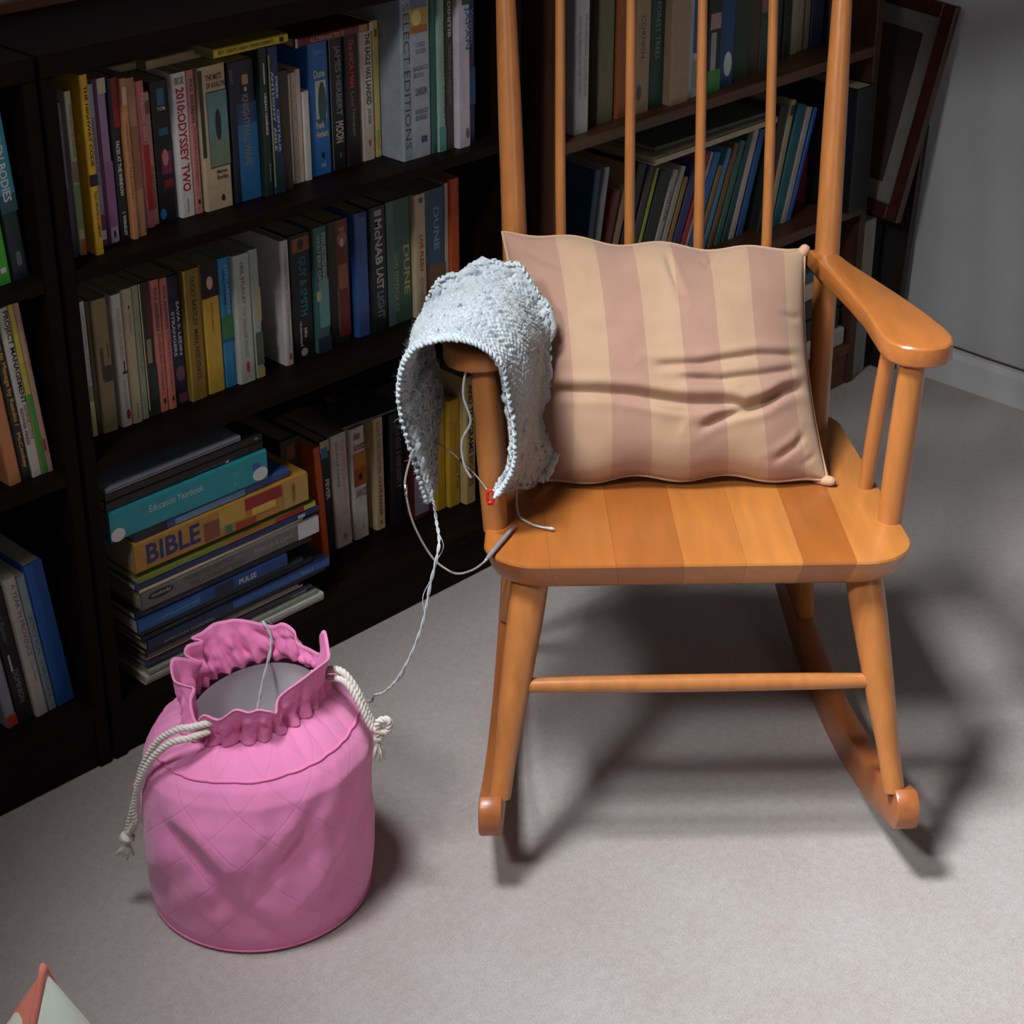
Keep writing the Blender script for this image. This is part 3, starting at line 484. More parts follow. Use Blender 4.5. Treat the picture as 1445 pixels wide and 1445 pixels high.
book('cream-edged large book lying across the slanting books', 2.130, 1.790, .5420, .013, .318, .18, (176, 160, 128), [('p', (60, 40, 38), .0, 1, .82, 1)], lie=True, yaw=R(1), hard=True)
book('thin green-grey folder lying across the slanting books', 2.150, 1.800, .5560, .007, .290, .17, (96, 106, 100), [], lie=True, yaw=R(-1))
book('maroon box file beside the slanting ring binders', 2.560, 1.835, .3505, .050, .155, .13, (110, 26, 28), [], name='box_file', cat='box file', hard=True)
book('black storage box at the end of the shelf', 2.612, 1.742, .3505, .053, .225, .22, (22, 22, 26), [], name='storage_box', cat='box', hard=True)
# lowest shelf
for i, (desc, x0, L, th, c, y) in enumerate([('thick white album lying at the base', 2.36, .300, .034, (170, 168, 160), 1.765), ('black large book above the album', 2.37, .28, .040, (26, 32, 32), 1.772), ('dark green atlas above the album', 2.40, .265, .040, (34, 52, 46), 1.775), ('cream thick book near the top', 2.47, .195, .030, (196, 180, 150), 1.772), ('teal book topmost of its pile', 2.49, .170, .020, (60, 100, 110), 1.778)]):
    zz0 = [.08, .1145, .155, .1955, .226][i]
    book(desc+' on the lowest brown shelf', x0, y, zz0, th, L, .19, c, [], lie=True, hard=True, group='books piled on the lowest brown shelf')
# ------------------------------------------------------------------ rocking chair
CO, CA = (1.42, 1.10, 0), R(-43.9)
honey_c = (174, 108, 54)
honey = wood('honey_varnished_wood', honey_c, .33, (40, 40, 5), .9, .35)
honey_arm = wood('honey_varnished_arm', (172, 102, 47), .3, (36, 6, 36), .9, .4)
rockm = wood('rocker_wood', (160, 91, 46), .38, (40, 5, 30), .88, .25)
STAVE = [wood('seat_stave_%d' % i, c, .3, (30, 4, 30), .92, .4) for i, c in enumerate([(162, 94, 39), (170, 103, 45), (153, 87, 36), (178, 111, 51)])]
chair = empty('rocking_chair', CO, CA, 'honey-coloured wooden rocking chair with spindle back and curved armrests', 'chair')
zs = lambda y: .402-.035*y      # sloping seat top
# seat outline
out = []
def corner(cx, cy, r, a0, a1, n=8):
    for i in range(n+1):
        a = R(a0+(a1-a0)*i/n); out.append((cx+r*cos(a), cy+r*sin(a)))
corner(-.185, .062, .062, 180+8, 270, 8); corner(.185, .062, .062, 270, 352, 8)
corner(.178, .375, .05, 5, 90, 6); corner(-.178, .375, .05, 90, 175, 6)
bm = bmesh.new(); prism(bm, out, 'z', -.038, 0, .007, 3)
full = bpy.data.meshes.new('seat_full'); bm.to_mesh(full); bm.free()
cuts = [-.30, -.172, -.098, -.022, .048, .112, .172, .30]; tone = [0, 2, 1, 0, 3, 2, 1]
tone = [0, 0, 2, 1, 3, 2, 3]
seat = empty('seat'); seat.parent = chair
for i in range(7):
    bm = bmesh.new(); bm.from_mesh(full)
    for x, s in ((cuts[i], -1), (cuts[i+1], 1)):
        r = bmesh.ops.bisect_plane(bm, geom=bm.verts[:]+bm.edges[:]+bm.faces[:], plane_co=(x+s*-.0001, 0, 0), plane_no=(s, 0, 0), clear_outer=True)
        es = [e for e in r['geom_cut'] if isinstance(e, bmesh.types.BMEdge)]
        if es: bmesh.ops.contextual_create(bm, geom=es)
    for v_ in bm.verts:
        t_ = min(1, max(0, -v_.co.z/.038)); v_.co.y = v_.co.y*(1-.09*t_)+.018*t_; v_.co.x *= 1-.05*t_; v_.co.z += zs(v_.co.y)
    o = mesh_obj('seat_stave', bm, STAVE[tone[i]], seat); smooth_angle(o, 30)
bpy.data.meshes.remove(full)
def turned(name, pts, rads, parent, mat=honey, seg=18, n=14):
    P = catmull(pts, n) if len(pts) > 2 else [Vector(pts[0]).lerp(Vector(pts[1]), i/(n-1)) for i in range(n)]
    m = len(rads)-1; rr = []
    for i in range(n):
        t = i/(n-1)*m; j = min(int(t), m-1); rr.append(rads[j]+(rads[j+1]-rads[j])*(t-j))
    bm = bmesh.new(); tube(bm, P, rr, seg); o = mesh_obj(name, bm, mat, parent); return smooth_angle(o, 50)
for s in (-1, 1):
    turned('front_leg', [(s*.190, .052, .368), (s*.229, -.040, .119)], [.0215, .0212, .019, .0165, .0130, .0125], chair)
    turned('rear_leg', [(s*.165, .34, .355), (s*.209, .43, .070)], [.0205, .019, .0165, .0135, .0125], chair)
    turned('back_post', [(s*.193, .372, zs(.372)-.01), (s*.199, .425, .62), (s*.209, .50, .93), (s*.214, .545, 1.10)], [.0135, .0148, .0160, .0150, .0120, .0100, .0092], chair, n=24)
    arm = [(.176, .432), (.186, .36), (.198, .28), (.2055, .215), (.2065, .17), (.2075, .135), (.213, .112), (.224, .098), (.240, .091), (.258, .091), (.273, .097), (.284, .110), (.2885, .130), (.286, .155), (.276, .20), (.262, .25), (.240, .32), (.222, .375), (.211, .42), (.207, .436)]
    bm = bmesh.new(); prism(bm, [(s*x, y) for x, y in arm], 'z', -.026, 0, .0055, 3)
    for v_ in bm.verts: v_.co.z += .622-.03*(v_.co.y-.1)
    smooth_angle(mesh_obj('armrest', bm, honey_arm, chair), 28)
    turned('arm_post', [(s*.230, .104, zs(.1)-.006), (s*.243, .118, .604)], [.0145, .0155, .0160, .0155, .0150], chair)
    turned('arm_spindle', [(s*.219, .192, zs(.19)-.006), (s*.232, .185, .602)], [.0088, .0098, .0102, .0095, .0085], chair)
    # rocker: bent board standing on its curved lower edge
    low, top = [], []
    zb = lambda y: (y-.30)**2/1.62
    for i in range(33):
        y = -.050+i*(.66+.050)/32; low.append((y, zb(y)))
        hgt = .052 if y < .5 else .052-.012*(y-.5)/.2
        top.append((y, zb(y)+hgt))
    tip = [(-.050-.020*sin(pi*j/8), zb(-.050)+.026+.026*cos(pi*j/8)) for j in range(1, 8)]
    end = [(.66+.018*sin(pi*j/6), zb(.66)+.021-.021*cos(pi*j/6)) for j in range(1, 6)]
    poly = low+end+top[::-1]+tip
    bm = bmesh.new(); prism(bm, poly, 'x', -.0135, .0135, .0035, 2)
    for v_ in bm.verts: v_.co.x += s*(.2365-.066*v_.co.y)
    smooth_angle(mesh_obj('rocker', bm, rockm, chair), 30)
for x in (-.140, -.053, .035, .122):
    turned('back_spindle', [(x*.92, .385, zs(.385)-.01), (x, .432, .62), (x*1.01, .500, .93), (x*1.02, .54, 1.075)], [.0062, .0066, .0068, .0062, .0056, .0052], chair, seg=12, n=22)
turned('front_stretcher', [(-.202, .005, .242), (.202, .005, .242)], [.0085, .0098, .0102, .0104, .0102, .0098, .0085], chair, n=20)
bm = bmesh.new()
cr = [(x, .548+.018*(1-(x/.235)**2)) for x in [-.235+.47*i/20 for i in range(21)]]
prism(bm, [(x, y-.011) for x, y in cr]+[(x, y+.011) for x, y in cr[::-1]], 'z', 1.065, 1.15, .005, 2)
smooth_angle(mesh_obj('crest_rail', bm, honey_arm, chair), 30)

# ------------------------------------------------------------------ striped cushion on the seat
k = NT('striped_cotton', .9, .15)
uvn = k.add('ShaderNodeUVMap'); sp = k.add('ShaderNodeSeparateXYZ'); k.link(uvn.outputs[0], sp.inputs[0])
beige, rose = lin((176, 144, 116)), lin((163, 127, 109))
edges = [0, .165, .29, .42, .545, .67, .80, .925]
st = k.ramp(sp.outputs[0], [(e, rose if i % 2 == 0 else beige) for i, e in enumerate(edges)], 'CONSTANT')
vv = k.coord('Object'); f = k.noise(vv, 14, 4); g = k.noise(vv, 700, 2)
st = k.mix(.5, st, k.ramp(f, [(.3, lin((226, 222, 218))), (.7, lin((255, 255, 255)))]), 'MULTIPLY')
k.col(st); k.bump(g, .2, .0006); k.b.inputs['Sheen Weight'].default_value = .2; stripem = k.m
cor = {'tl': Vector((-.216, .368, .662)), 'tr': Vector((.160, .372, .634)), 'br': Vector((.174, .196, .402)), 'bl': Vector((-.200, .200, .401))}
def segd(p, a, b):
    ab = (b[0]-a[0], b[1]-a[1]); L2 = ab[0]**2+ab[1]**2; t = max(0, min(1, ((p[0]-a[0])*ab[0]+(p[1]-a[1])*ab[1])/L2))
    dx = p[0]-a[0]-t*ab[0]; dy = p[1]-a[1]-t*ab[1]; side = (ab[0]*dy-ab[1]*dx)/math.sqrt(L2)
    return side, math.hypot(dx, dy), t
# creases in cushion space (u right, v up, 0..1): polyline, depth, width
CREASE = [([(.05, .345), (.25, .34), (.42, .31), (.6, .295), (.75, .285), (.9, .36), (.99, .40)], .011, .020),
          ([(.56, .18), (.68, .235), (.8, .29), (.9, .365)], .008, .016),
          ([(.42, .44), (.6, .455), (.8, .505), (.98, .52)], .006, .016),
          ([(.5, .40), (.66, .385), (.8, .42), (.97, .46)], .005, .014),
          ([(.52, .97), (.535, .85), (.56, .72)], .004, .014), ([(.62, .95), (.66, .9), (.7, .97)], .003, .012),
          ([(.8, .06), (.9, .13), (.96, .2)], .006, .014), ([(.9, .04), (.96, .09), (.99, .13)], .004, .010),
          ([(.88, .70), (.95, .68), (1, .70)], .005, .014), ([(.3, .30), (.45, .27), (.6, .26)], .003, .012), ([(.02, .93), (.1, .86), (.2, .80)], .004, .02)]
def cushion_pt(u, v, side):
    b = cor['bl'].lerp(cor['br'], u); t = cor['tl'].lerp(cor['tr'], u); p = b.lerp(t, v)
    a, c = 2*u-1, 2*v-1
    # edges pull in between the corners
    p += Vector((1, 0, 0))*(-a)*.012*(1-c*c)+Vector((0, .5, .85))*(-c)*(.006*(1-a*a)+.004*sin(u*21)*(1-a**4))
    bul = (max(0, 1-abs(a)**2.6)*max(0, 1-abs(c)**2.6))**.55
    n = Vector((0, -.845, .535))
    th = (.062 if side > 0 else .040)*bul
    if side > 0:
        th += .012*bul*(1-v)*cos((u-.5)*2)
        for pl, dep, wd in CREASE:
            best = min((segd((u*1.35, v), (q[0]*1.35, q[1]), (r_[0]*1.35, r_[1])) for q, r_ in zip(pl, pl[1:])), key=lambda z: z[1])
            d_ = best[1]; s_ = best[0]
            en = min(math.hypot((u-q[0])*1.35, v-q[1]) for q in (pl[0], pl[-1])); fd = min(1, en/.10); dep = dep*fd*fd*(3-2*fd)
            th += bul**.5*(-dep*math.exp(-(d_/wd)**2)+.45*dep*math.exp(-((d_-2.2*wd)/(1.3*wd))**2)*(1 if s_ > 0 else .35))
        q = Vector((u*4, v*4, 1.3)); th += .0035*bul*mnoise.noise(q)+.0015*bul*mnoise.noise(q*3)
    return p+n*side*th if side > 0 else p-n*th
cush = empty('striped_cushion', CO, CA, 'faded beige and dusty rose striped cushion on the rocking chair seat', 'cushion')
NU, NV = 150, 110
bm = bmesh.new(); uvl = bm.loops.layers.uv.new('UVMap')
def sheet(side, nu, nv):
    g = [[bm.verts.new(cushion_pt(i/nu, j/nv, side)) for j in range(nv+1)] for i in range(nu+1)]
    for i in range(nu):
        for j in range(nv):
            q = [(i, j), (i+1, j), (i+1, j+1), (i, j+1)]
            if side < 0: q = q[::-1]
            f = bm.faces.new([g[a][b] for a, b in q])
            for l, (a, b) in zip(f.loops, q): l[uvl].uv = (a/nu, b/nv)
sheet(1, NU, NV); sheet(-1, NU, NV)
bmesh.ops.remove_doubles(bm, verts=bm.verts[:], dist=.00002)
mesh_obj('cushion_cover', bm, stripem, cush, True)
bm = bmesh.new(); seam = []
for i in range(61): seam.append(cushion_pt(i/60, 0, 1))
for i in range(1, 41): seam.append(cushion_pt(1, i/40, 1))
for i in range(1, 61): seam.append(cushion_pt(1-i/60, 1, 1))
for i in range(1, 40): seam.append(cushion_pt(0, 1-i/40, 1))
tube(bm, seam, .0022, 6); mesh_obj('seam', bm, fabric('seam_cotton', (190, 150, 120)), cush, True)
for cn, dv in (('tr', (.003, .001, .004)), ('br', (.006, -.005, .001))):
    bm = bmesh.new(); c0 = cor[cn]; tube(bm, [c0-Vector(dv)*2.2, c0-Vector(dv)*.6, c0+Vector(dv)*.6, c0+Vector(dv)*1.2], [.006, .007, .006, .003], 10)
    mesh_obj('corner_tuft', bm, fabric('corner_cotton', (196, 152, 122)), cush, True)

# ------------------------------------------------------------------ knitting over the far armrest
k = NT('pale_grey_wool', .95, .1)
uvn = k.add('ShaderNodeUVMap'); mp = k.add('ShaderNodeMapping'); k.link(uvn.outputs[0], mp.inputs[0]); mp.inputs['Scale'].default_value = (46, 26, 1)
vo = k.add('ShaderNodeTexVoronoi'); k.link(mp.outputs[0], vo.inputs['Vector']); vo.inputs['Scale'].default_value = 1.0; vo.inputs['Randomness'].default_value = .35
vo2 = k.add('ShaderNodeTexVoronoi'); vo2.inputs['Scale'].default_value = .42; vo2.inputs['Randomness'].default_value = .5; k.link(mp.outputs[0], vo2.inputs['Vector'])
nz = k.noise(k.coord('Object'), 260, 4, .7); nb = k.noise(k.coord('Object'), 30, 3)
wc = k.ramp(nb, [(.3, lin((178, 185, 189))), (.7, lin((202, 208, 211)))])
wc = k.mix(.6, wc, k.ramp(nz, [(.3, lin((170, 176, 182))), (.65, lin((255, 255, 255)))]), 'MULTIPLY')
hole = k.ramp(vo2.outputs['Distance'], [(.0, lin((60, 66, 74))), (.14, lin((130, 136, 142))), (.27, (1, 1, 1, 1))])
k.col(k.mix(.75, wc, hole, 'MULTIPLY')); hgt = k.math('ADD', k.math('MULTIPLY', vo.outputs['Distance'], -1.0), k.math('MULTIPLY', nz, .5))
k.bump(hgt, .9, .004); k.b.inputs['Sheen Weight'].default_value = .5; wool = k.m
wool_edge = fabric('wool_edge_stitches', (188, 196, 200), .95, 500, (164, 172, 178), 60)
yarnm = fabric('wool_yarn', (190, 194, 194), .95, 700, (168, 172, 174), 90)
FR = [(-.306, .078, .446), (-.314, .076, .480), (-.325, .074, .530), (-.333, .072, .575), (-.330, .070, .612), (-.317, .068, .639), (-.292, .066, .650), (-.268, .066, .650), (-.246, .068, .640), (-.226, .070, .618), (-.219, .072, .580), (-.212, .074, .530), (-.213, .076, .495), (-.224, .078, .468), (-.232, .078, .458)]
BK = [(-.302, .150, .432), (-.300, .200, .470), (-.292, .225, .515), (-.300, .235, .560), (-.302, .240, .600), (-.288, .250, .624), (-.266, .252, .641), (-.238, .252, .652), (-.208, .250, .645), (-.184, .245, .618), (-.172, .235, .590), (-.177, .225, .530), (-.176, .215, .480), (-.163, .195, .452), (-.176, .165, .428)]
NS, NTT = 260, 110
fr, bk = catmull(FR, NS), catmull(BK, NS)
knit = empty('knitting', CO, CA, 'pale grey wool knitting draped over the armrest beside the cushion', 'knitting')
def knit_pt(i, t):
    s = i/(NS-1); a, b = fr[i], bk[i]; p = a.lerp(b, t)
    c = Vector((-.255, p.y, .56)); d = (p-c); d.y = 0
    if d.length > 0: d.normalize()
    puff = .010*sin(pi*t)+.004*sin(t*9+s*7)*sin(pi*t)
    st_ = .0024*sin(s*2*pi*58+1.5*sin(t*2*pi*5))*sin(t*2*pi*24)-.003*max(0, sin(s*2*pi*19)*sin(t*2*pi*7+pi*int(s*19)))**4
    roll = .006*math.exp(-(t/.03)**2)+.009*math.exp(-((1-t)/.05)**2)*(1+.35*sin(s*2*pi*9)+.2*sin(s*2*pi*21))
    return p+d*(puff*(1 if s > .2 else .4)+st_+roll)+Vector((0, 1, 0))*.004*math.exp(-((1-t)/.06)**2)*sin(s*2*pi*11)
bm = bmesh.new(); uvl = bm.loops.layers.uv.new('UVMap')
g = [[bm.verts.new(knit_pt(i, j/NTT)) for j in range(NTT+1)] for i in range(NS)]
for i in range(NS-1):
    for j in range(NTT):
        f = bm.faces.new((g[i][j], g[i+1][j], g[i+1][j+1], g[i][j+1]))
        for l, (a, b) in zip(f.loops, ((i, j), (i+1, j), (i+1, j+1), (i, j+1))): l[uvl].uv = (a/NS, b/NTT)
kf = mesh_obj('knitted_fabric', bm, wool, knit, True)
sd = kf.modifiers.new('thickness', 'SOLIDIFY'); sd.thickness = .006; sd.offset = -1
def stitch_row(pts, n, size, name, tw=.5, jig=.0006):
    bm = bmesh.new(); P = catmull(pts, n+2)
    for i in range(1, n+1):
        T = (P[i+1]-P[i-1]).normalized(); out_ = Vector((P[i].x+.26, 0, P[i].z-.55)).normalized(); B = T.cross(out_)
        for sgn in (-1, 1):
            ax = (B*.9+T*sgn*tw).normalized(); c = P[i]+B*sgn*size*.55+out_*size*.35+Vector([rnd.uniform(-jig, jig) for _ in range(3)])
            q = [c-ax*size*.95, c-ax*size*.45+out_*size*.25, c+ax*size*.45+out_*size*.25, c+ax*size*.95]
            tube(bm, q, [size*.22, size*.44, size*.44, size*.22], 7)
    return mesh_obj(name, bm, wool_edge, knit, True)
e1 = stitch_row([Vector(p)+Vector((0, -.004, 0)) for p in FR], 78, .0066, 'edge_stitches'); e1['kind'] = 'stuff'
# gathered cast-on edge: thick wavy roll
bm = bmesh.new(); P = [knit_pt(i, 1) for i in range(0, NS, 2)]
q = []
for i, p in enumerate(P): q.append(p+Vector((.0015*sin(i*.9), .003*sin(i*.5)+.003, .0015*cos(i*1.1))))
tube(bm, q, [.0062+.0010*sin(i*1.7) for i in range(len(q))], 10)
for v_ in bm.verts: v_.co += Vector((mnoise.noise(v_.co*160), mnoise.noise(v_.co*160+Vector((9, 0, 0))), mnoise.noise(v_.co*160+Vector((0, 9, 0)))))*.0016
mesh_obj('gathered_edge', bm, wool, knit, True)
e2 = stitch_row([p+Vector((0, .002, .004)) for p in q[::5]], 84, .0048, 'edge_stitches', .8, .0008); e2['kind'] = 'stuff'
# loose mohair fibres
bm = bmesh.new()
for _ in range(5200):
    i = rnd.randrange(2, NS-2); t = rnd.random(); p = knit_pt(i, t); a = (knit_pt(i+1, t)-knit_pt(i-1, t)).normalized()
    c = Vector((-.255, p.y, .56)); n_ = (p-c); n_.y = 0; n_.normalize()
    d = (n_*rnd.uniform(.35, 1)+Vector([rnd.uniform(-.9, .9) for _ in range(3)])).normalized()*rnd.uniform(.004, .011)
    sdv = d.cross(Vector((rnd.random(), rnd.random(), rnd.random()))).normalized()*.00011
    m_ = p+d*.5+Vector([rnd.uniform(-.001, .001) for _ in range(3)])
    v1, v2, v3, v4, v5 = [bm.verts.new(x) for x in (p-sdv, p+sdv, m_+sdv, m_-sdv, p+d)]
    bm.faces.new((v1, v2, v3, v4)); bm.faces.new((v4, v3, v5))
fz = mesh_obj('mohair_fuzz', bm, yarnm, knit); fz['kind'] = 'stuff'
# yarn tail hanging inside and tail on the seat
bm = bmesh.new(); tube(bm, catmull([(-.262, .11, .600), (-.266, .105, .565), (-.258, .10, .535), (-.268, .10, .510), (-.266, .10, .480), (-.258, .10, .462)], 40), .0014, 6)
mesh_obj('loose_yarn_end', bm, yarnm, knit, True)
bm = bmesh.new(); tube(bm, catmull([(-.204, .150, .452), (-.205, .140, .415), (-.203, .118, .4035), (-.192, .100, .4028), (-.180, .090, .4030), (-.163, .083, .4035)], 50), [.0013]*46+[.0016, .0019, .0016, .001], 6)
mesh_obj('yarn_tail', bm, yarnm, knit, True)
# stitch marker
bm = bmesh.new(); mk = [(-.2365+.0035*cos(a), .072, .452+.009*sin(a)) for a in [i*2*pi/20 for i in range(21)]]
tube(bm, mk, .0016, 7); box(bm, -.2400, -.2330, .0705, .0735, .4425, .4470)
tag(mesh_obj('stitch_marker', bm, plain('red_plastic', (214, 26, 30), .35), None, True), 'small red plastic stitch marker hanging from the knitting edge', 'stitch marker')
bpy.data.objects['stitch_marker'].location = CO; bpy.data.objects['stitch_marker'].rotation_euler = (0, 0, CA)
# circular needle
ndl = empty('circular_needle', CO, CA, 'grey circular knitting needle with clear cable hanging below the knitting', 'needle')
cablem = plain('clear_nylon_cable', (150, 140, 134), .25)
steel = plain('grey_needle_metal', (150, 154, 162), .35, .25)
chrome = plain('chrome_joint', (226, 228, 230), .15, 1)
bm = bmesh.new(); tube(bm, catmull([(-.322, .060, .520), (-.331, .052, .490), (-.331, .048, .470), (-.323, .046, .432), (-.304, .044, .392), (-.285, .036, .378), (-.272, .026, .3795), (-.256, .014, .392), (-.2435, .010, .4045)], 70), .00125, 8)
mesh_obj('cable', bm, cablem, ndl, True)
bm = bmesh.new(); tube(bm, catmull([(-.300, .150, .485), (-.284, .140, .478), (-.268, .125, .470), (-.252, .105, .462), (-.240, .082, .456)], 40), .0009, 8)
mesh_obj('cable', bm, cablem, ndl, True)
a, b = Vector((-.2435, .010, .4050)), Vector((-.207, .094, .4045)); bm = bmesh.new()
tube(bm, [a.lerp(b, t) for t in (0, .06, .12, .75, .85, .95, 1)], [.0014, .0017, .0026, .0026, .0018, .0009, .0004], 12); mesh_obj('needle_shaft', bm, steel, ndl, True)
for p0, p1 in (((-.3315, .050, .481), (-.3310, .048, .468)), ((-.2705, .128, .4715), (-.264, .121, .4685))):
    bm = bmesh.new(); tube(bm, [p0, p1], .0019, 10); mesh_obj('joint', bm, chrome, ndl, True)

# ------------------------------------------------------------------ pink drawstring bag
BC = Vector((1.030, 1.430, 0)); fh = Vector((cos(YAW), sin(YAW), 0))
bag = empty('drawstring_bag', BC, YAW-pi/2, 'pink quilted cotton drawstring bag standing open on the carpet', 'bag')
# local frame: x = picture right, y = away from the camera
k = NT('pink_quilted_cotton', .85, .2); uvn = k.add('ShaderNodeUVMap'); sp = k.add('ShaderNodeSeparateXYZ'); k.link(uvn.outputs[0], sp.inputs[0])
d1 = k.math('ADD', sp.outputs[0], sp.outputs[1]); d2 = k.math('SUBTRACT', sp.outputs[0], sp.outputs[1])
def groove(d): return k.math('ABSOLUTE', k.math('SUBTRACT', k.math('FRACT', k.math('MULTIPLY', d, 15.5)), .5))
gr = k.math('MAXIMUM', groove(d1), groove(d2)); ln = k.ramp(gr, [(.455, (1, 1, 1, 1)), (.5, (0, 0, 0, 1))])
vv = k.coord('Object'); g_ = k.noise(vv, 900, 2); f = k.noise(vv, 9, 4)
pk = k.ramp(f, [(.3, lin((232, 132, 182))), (.7, lin((238, 142, 190)))])
pk = k.mix(.05, pk, ln, 'MULTIPLY'); k.col(pk)
hh_ = k.math('ADD', k.math('MULTIPLY', ln, .45), k.math('MULTIPLY', g_, .25)); k.bump(hh_, .35, .0015); k.b.inputs['Sheen Weight'].default_value = .3; pinkq = k.m
pink = fabric('pink_cotton', (236, 134, 184), .85, 900, (228, 122, 174), 14)
lining = fabric('white_cotton_lining', (244, 238, 242), .9, 800)
PROF = [(0, .118), (.004, .127), (.02, .1305), (.05, .1325), (.09, .1335), (.13, .1330), (.17, .1305), (.20, .1245), (.216, .1170), (.228, .1075), (.238, .0970), (.246, .0860), (.252, .0760)]
def prof(z):
    for (a, r0), (b, r1) in zip(PROF, PROF[1:]):
        if z <= b: return r0+(r1-r0)*(z-a)/(b-a)
    return PROF[-1][1]
def fold(th, ph=0):   # gathers round the neck
    return .45*sin(9*th+.7+ph)+.35*sin(14*th+2.1)+.3*sin(5*th+1.0)+.25*sin(23*th+.3)
TH = 360
def tiltz(th, z): return (.004*sin(th)+.020*cos(th))*max(0, (z-.15)/.12)     # th=pi/2 is the back: rim higher there
def body_pt(th, z):
    r = prof(z); kf_ = max(0, (z-.205)/.047)
    r += .0030*kf_**1.5*fold(th)+.0055*min(1, kf_**1.5)*(abs(sin(13*th+1.5*sin(2*th+1)))**.6-.6)
    r += .014*max(0, cos(th+.15))*max(0, min(1, (z-.13)/.07))*(1-.35*kf_)       # right shoulder stands out
    q = Vector((cos(th)*2.2, sin(th)*2.2, z*9)); mid = sin(pi*min(1, max(0, (z-.012)/.23)))
    r += mid*(.0050*mnoise.noise(q)+.0028*mnoise.noise(q*2.3)+.0012*mnoise.noise(q*5))
    # broad slanting folds on the front
    for (t0, zc, sl, amp, wd) in ((-1.75, .115, .9, .0045, .030), (-1.45, .075, -1.3, .0045, .026), (-1.25, .15, 1.4, .005, .022), (-1.95, .165, -.6, .006, .026), (-.9, .09, 1.0, .004, .03), (-2.4, .10, .8, .005, .03)):
        u_ = (th-t0+2*pi) % (2*pi); u_ = u_-2*pi if u_ > pi else u_
        d_ = (z-zc)-sl*u_*.13; along = math.exp(-(u_/.42)**2)
        r += amp*mid*along*(math.exp(-(d_/wd)**2)-.8*math.exp(-((d_+wd*1.3)/(wd*.7))**2))
    return Vector((r*cos(th), r*sin(th), z+tiltz(th, z)))
bm = bmesh.new(); uvl = bm.loops.layers.uv.new('UVMap'); ZN = 90; ths = [i*2*pi/TH-pi/2 for i in range(TH)]
zl = [.252*j/ZN for j in range(ZN+1)]
g = [[bm.verts.new(body_pt(t, z)) for z in zl] for t in ths]
for i in range(TH):
    for j in range(ZN):
        f = bm.faces.new((g[i][j], g[(i+1) % TH][j], g[(i+1) % TH][j+1], g[i][j+1]))
        for l, (a, b) in zip(f.loops, ((i, j), (i+1, j), (i+1, j+1), (i, j+1))): l[uvl].uv = (a/TH*.84, zl[b])
bm.faces.new([g[i][0] for i in range(TH)][::-1])
mesh_obj('bag_body', bm, pinkq, bag, True)
# gathered ruffle above the drawcord
RIM = [(0.023, -0.085, 0.299), (0.035, -0.085, 0.297), (0.041, -0.080, 0.292), (0.044, -0.068, 0.304), (0.067, -0.055, 0.317), (0.081, -0.040, 0.321), (0.093, -0.020, 0.321), (0.092, -0.005, 0.323), (0.087, 0.015, 0.333), (0.082, 0.020, 0.327), (0.079, 0.030, 0.296), (0.063, 0.050, 0.289), (0.049, 0.060, 0.291), (0.045, 0.068, 0.301), (0.032, 0.078, 0.305), (0.019, 0.082, 0.299), (0.005, 0.085, 0.300), (-0.010, 0.088, 0.302), (-0.025, 0.088, 0.304), (-0.039, 0.085, 0.303), (-0.049, 0.080, 0.303), (-0.061, 0.072, 0.297), (-0.071, 0.060, 0.297), (-0.059, 0.055, 0.296), (-0.074, 0.045, 0.296), (-0.075, 0.038, 0.288), (-0.057, 0.030, 0.283), (-0.076, 0.018, 0.297), (-0.086, 0.010, 0.299), (-0.081, -0.010, 0.287), (-0.066, -0.020, 0.286), (-0.056, -0.030, 0.289), (-0.058, -0.045, 0.282), (-0.050, -0.065, 0.267), (-0.039, -0.072, 0.283), (-0.021, -0.082, 0.284), (-0.002, -0.085, 0.299), (0.012, -0.087, 0.297)]
nr = len(RIM); RC = catmull([RIM[-2], RIM[-1]]+RIM+[RIM[0], RIM[1]], (nr+3)*10+1)[20:20+nr*10]
def ruf_pt(th, t, off=0):
    b0 = body_pt(th, .252); fi = (((th+pi/2-.22) % (2*pi))/(2*pi))*len(RC); i0 = int(fi) % len(RC)
    rm = RC[i0].lerp(RC[(i0+1) % len(RC)], fi-int(fi))
    p = b0.lerp(rm, t); n_ = Vector((b0.x, b0.y, 0)).normalized()
    q = Vector((cos(th)*5, sin(th)*5, t*2.2)); cr_ = sin(pi*min(1, t*1.15))
    pl_ = abs(sin(13*th+1.5*sin(2*th+1)))**.6-.6
    return p+n_*(-.004*sin(pi*min(1, 1.6*t))+.0060*pl_*(1-t)**.7+cr_*(.0060*mnoise.noise(q)+.0035*mnoise.noise(q*2.2)))+Vector((0, 0, .004))*cr_*mnoise.noise(q+Vector((7, 3, 1)))
bm = bmesh.new(); RN = 26
g = [[bm.verts.new(ruf_pt(t, j/RN)) for j in range(RN+1)] for t in ths]
for i in range(TH):
    for j in range(RN): bm.faces.new((g[i][j], g[(i+1) % TH][j], g[(i+1) % TH][j+1], g[i][j+1]))
rf = mesh_obj('ruffle', bm, pink, bag, True); sd = rf.modifiers.new('thickness', 'SOLIDIFY'); sd.thickness = .0022; sd.offset = -1
bm = bmesh.new(); tube(bm, [ruf_pt(t, 1) for t in ths]+[ruf_pt(ths[0], 1)], .0014, 6, False); mesh_obj('rolled_hem', bm, fabric('pink_hem', (236, 142, 188), .8), bag, True)
bm = bmesh.new(); tube(bm, [body_pt(t, .226)*1.004+Vector((0, 0, -.001)) for t in ths]+[body_pt(ths[0], .226)*1.004+Vector((0, 0, -.001))], .0017, 6, False); mesh_obj('casing_seam', bm, pink, bag, True)
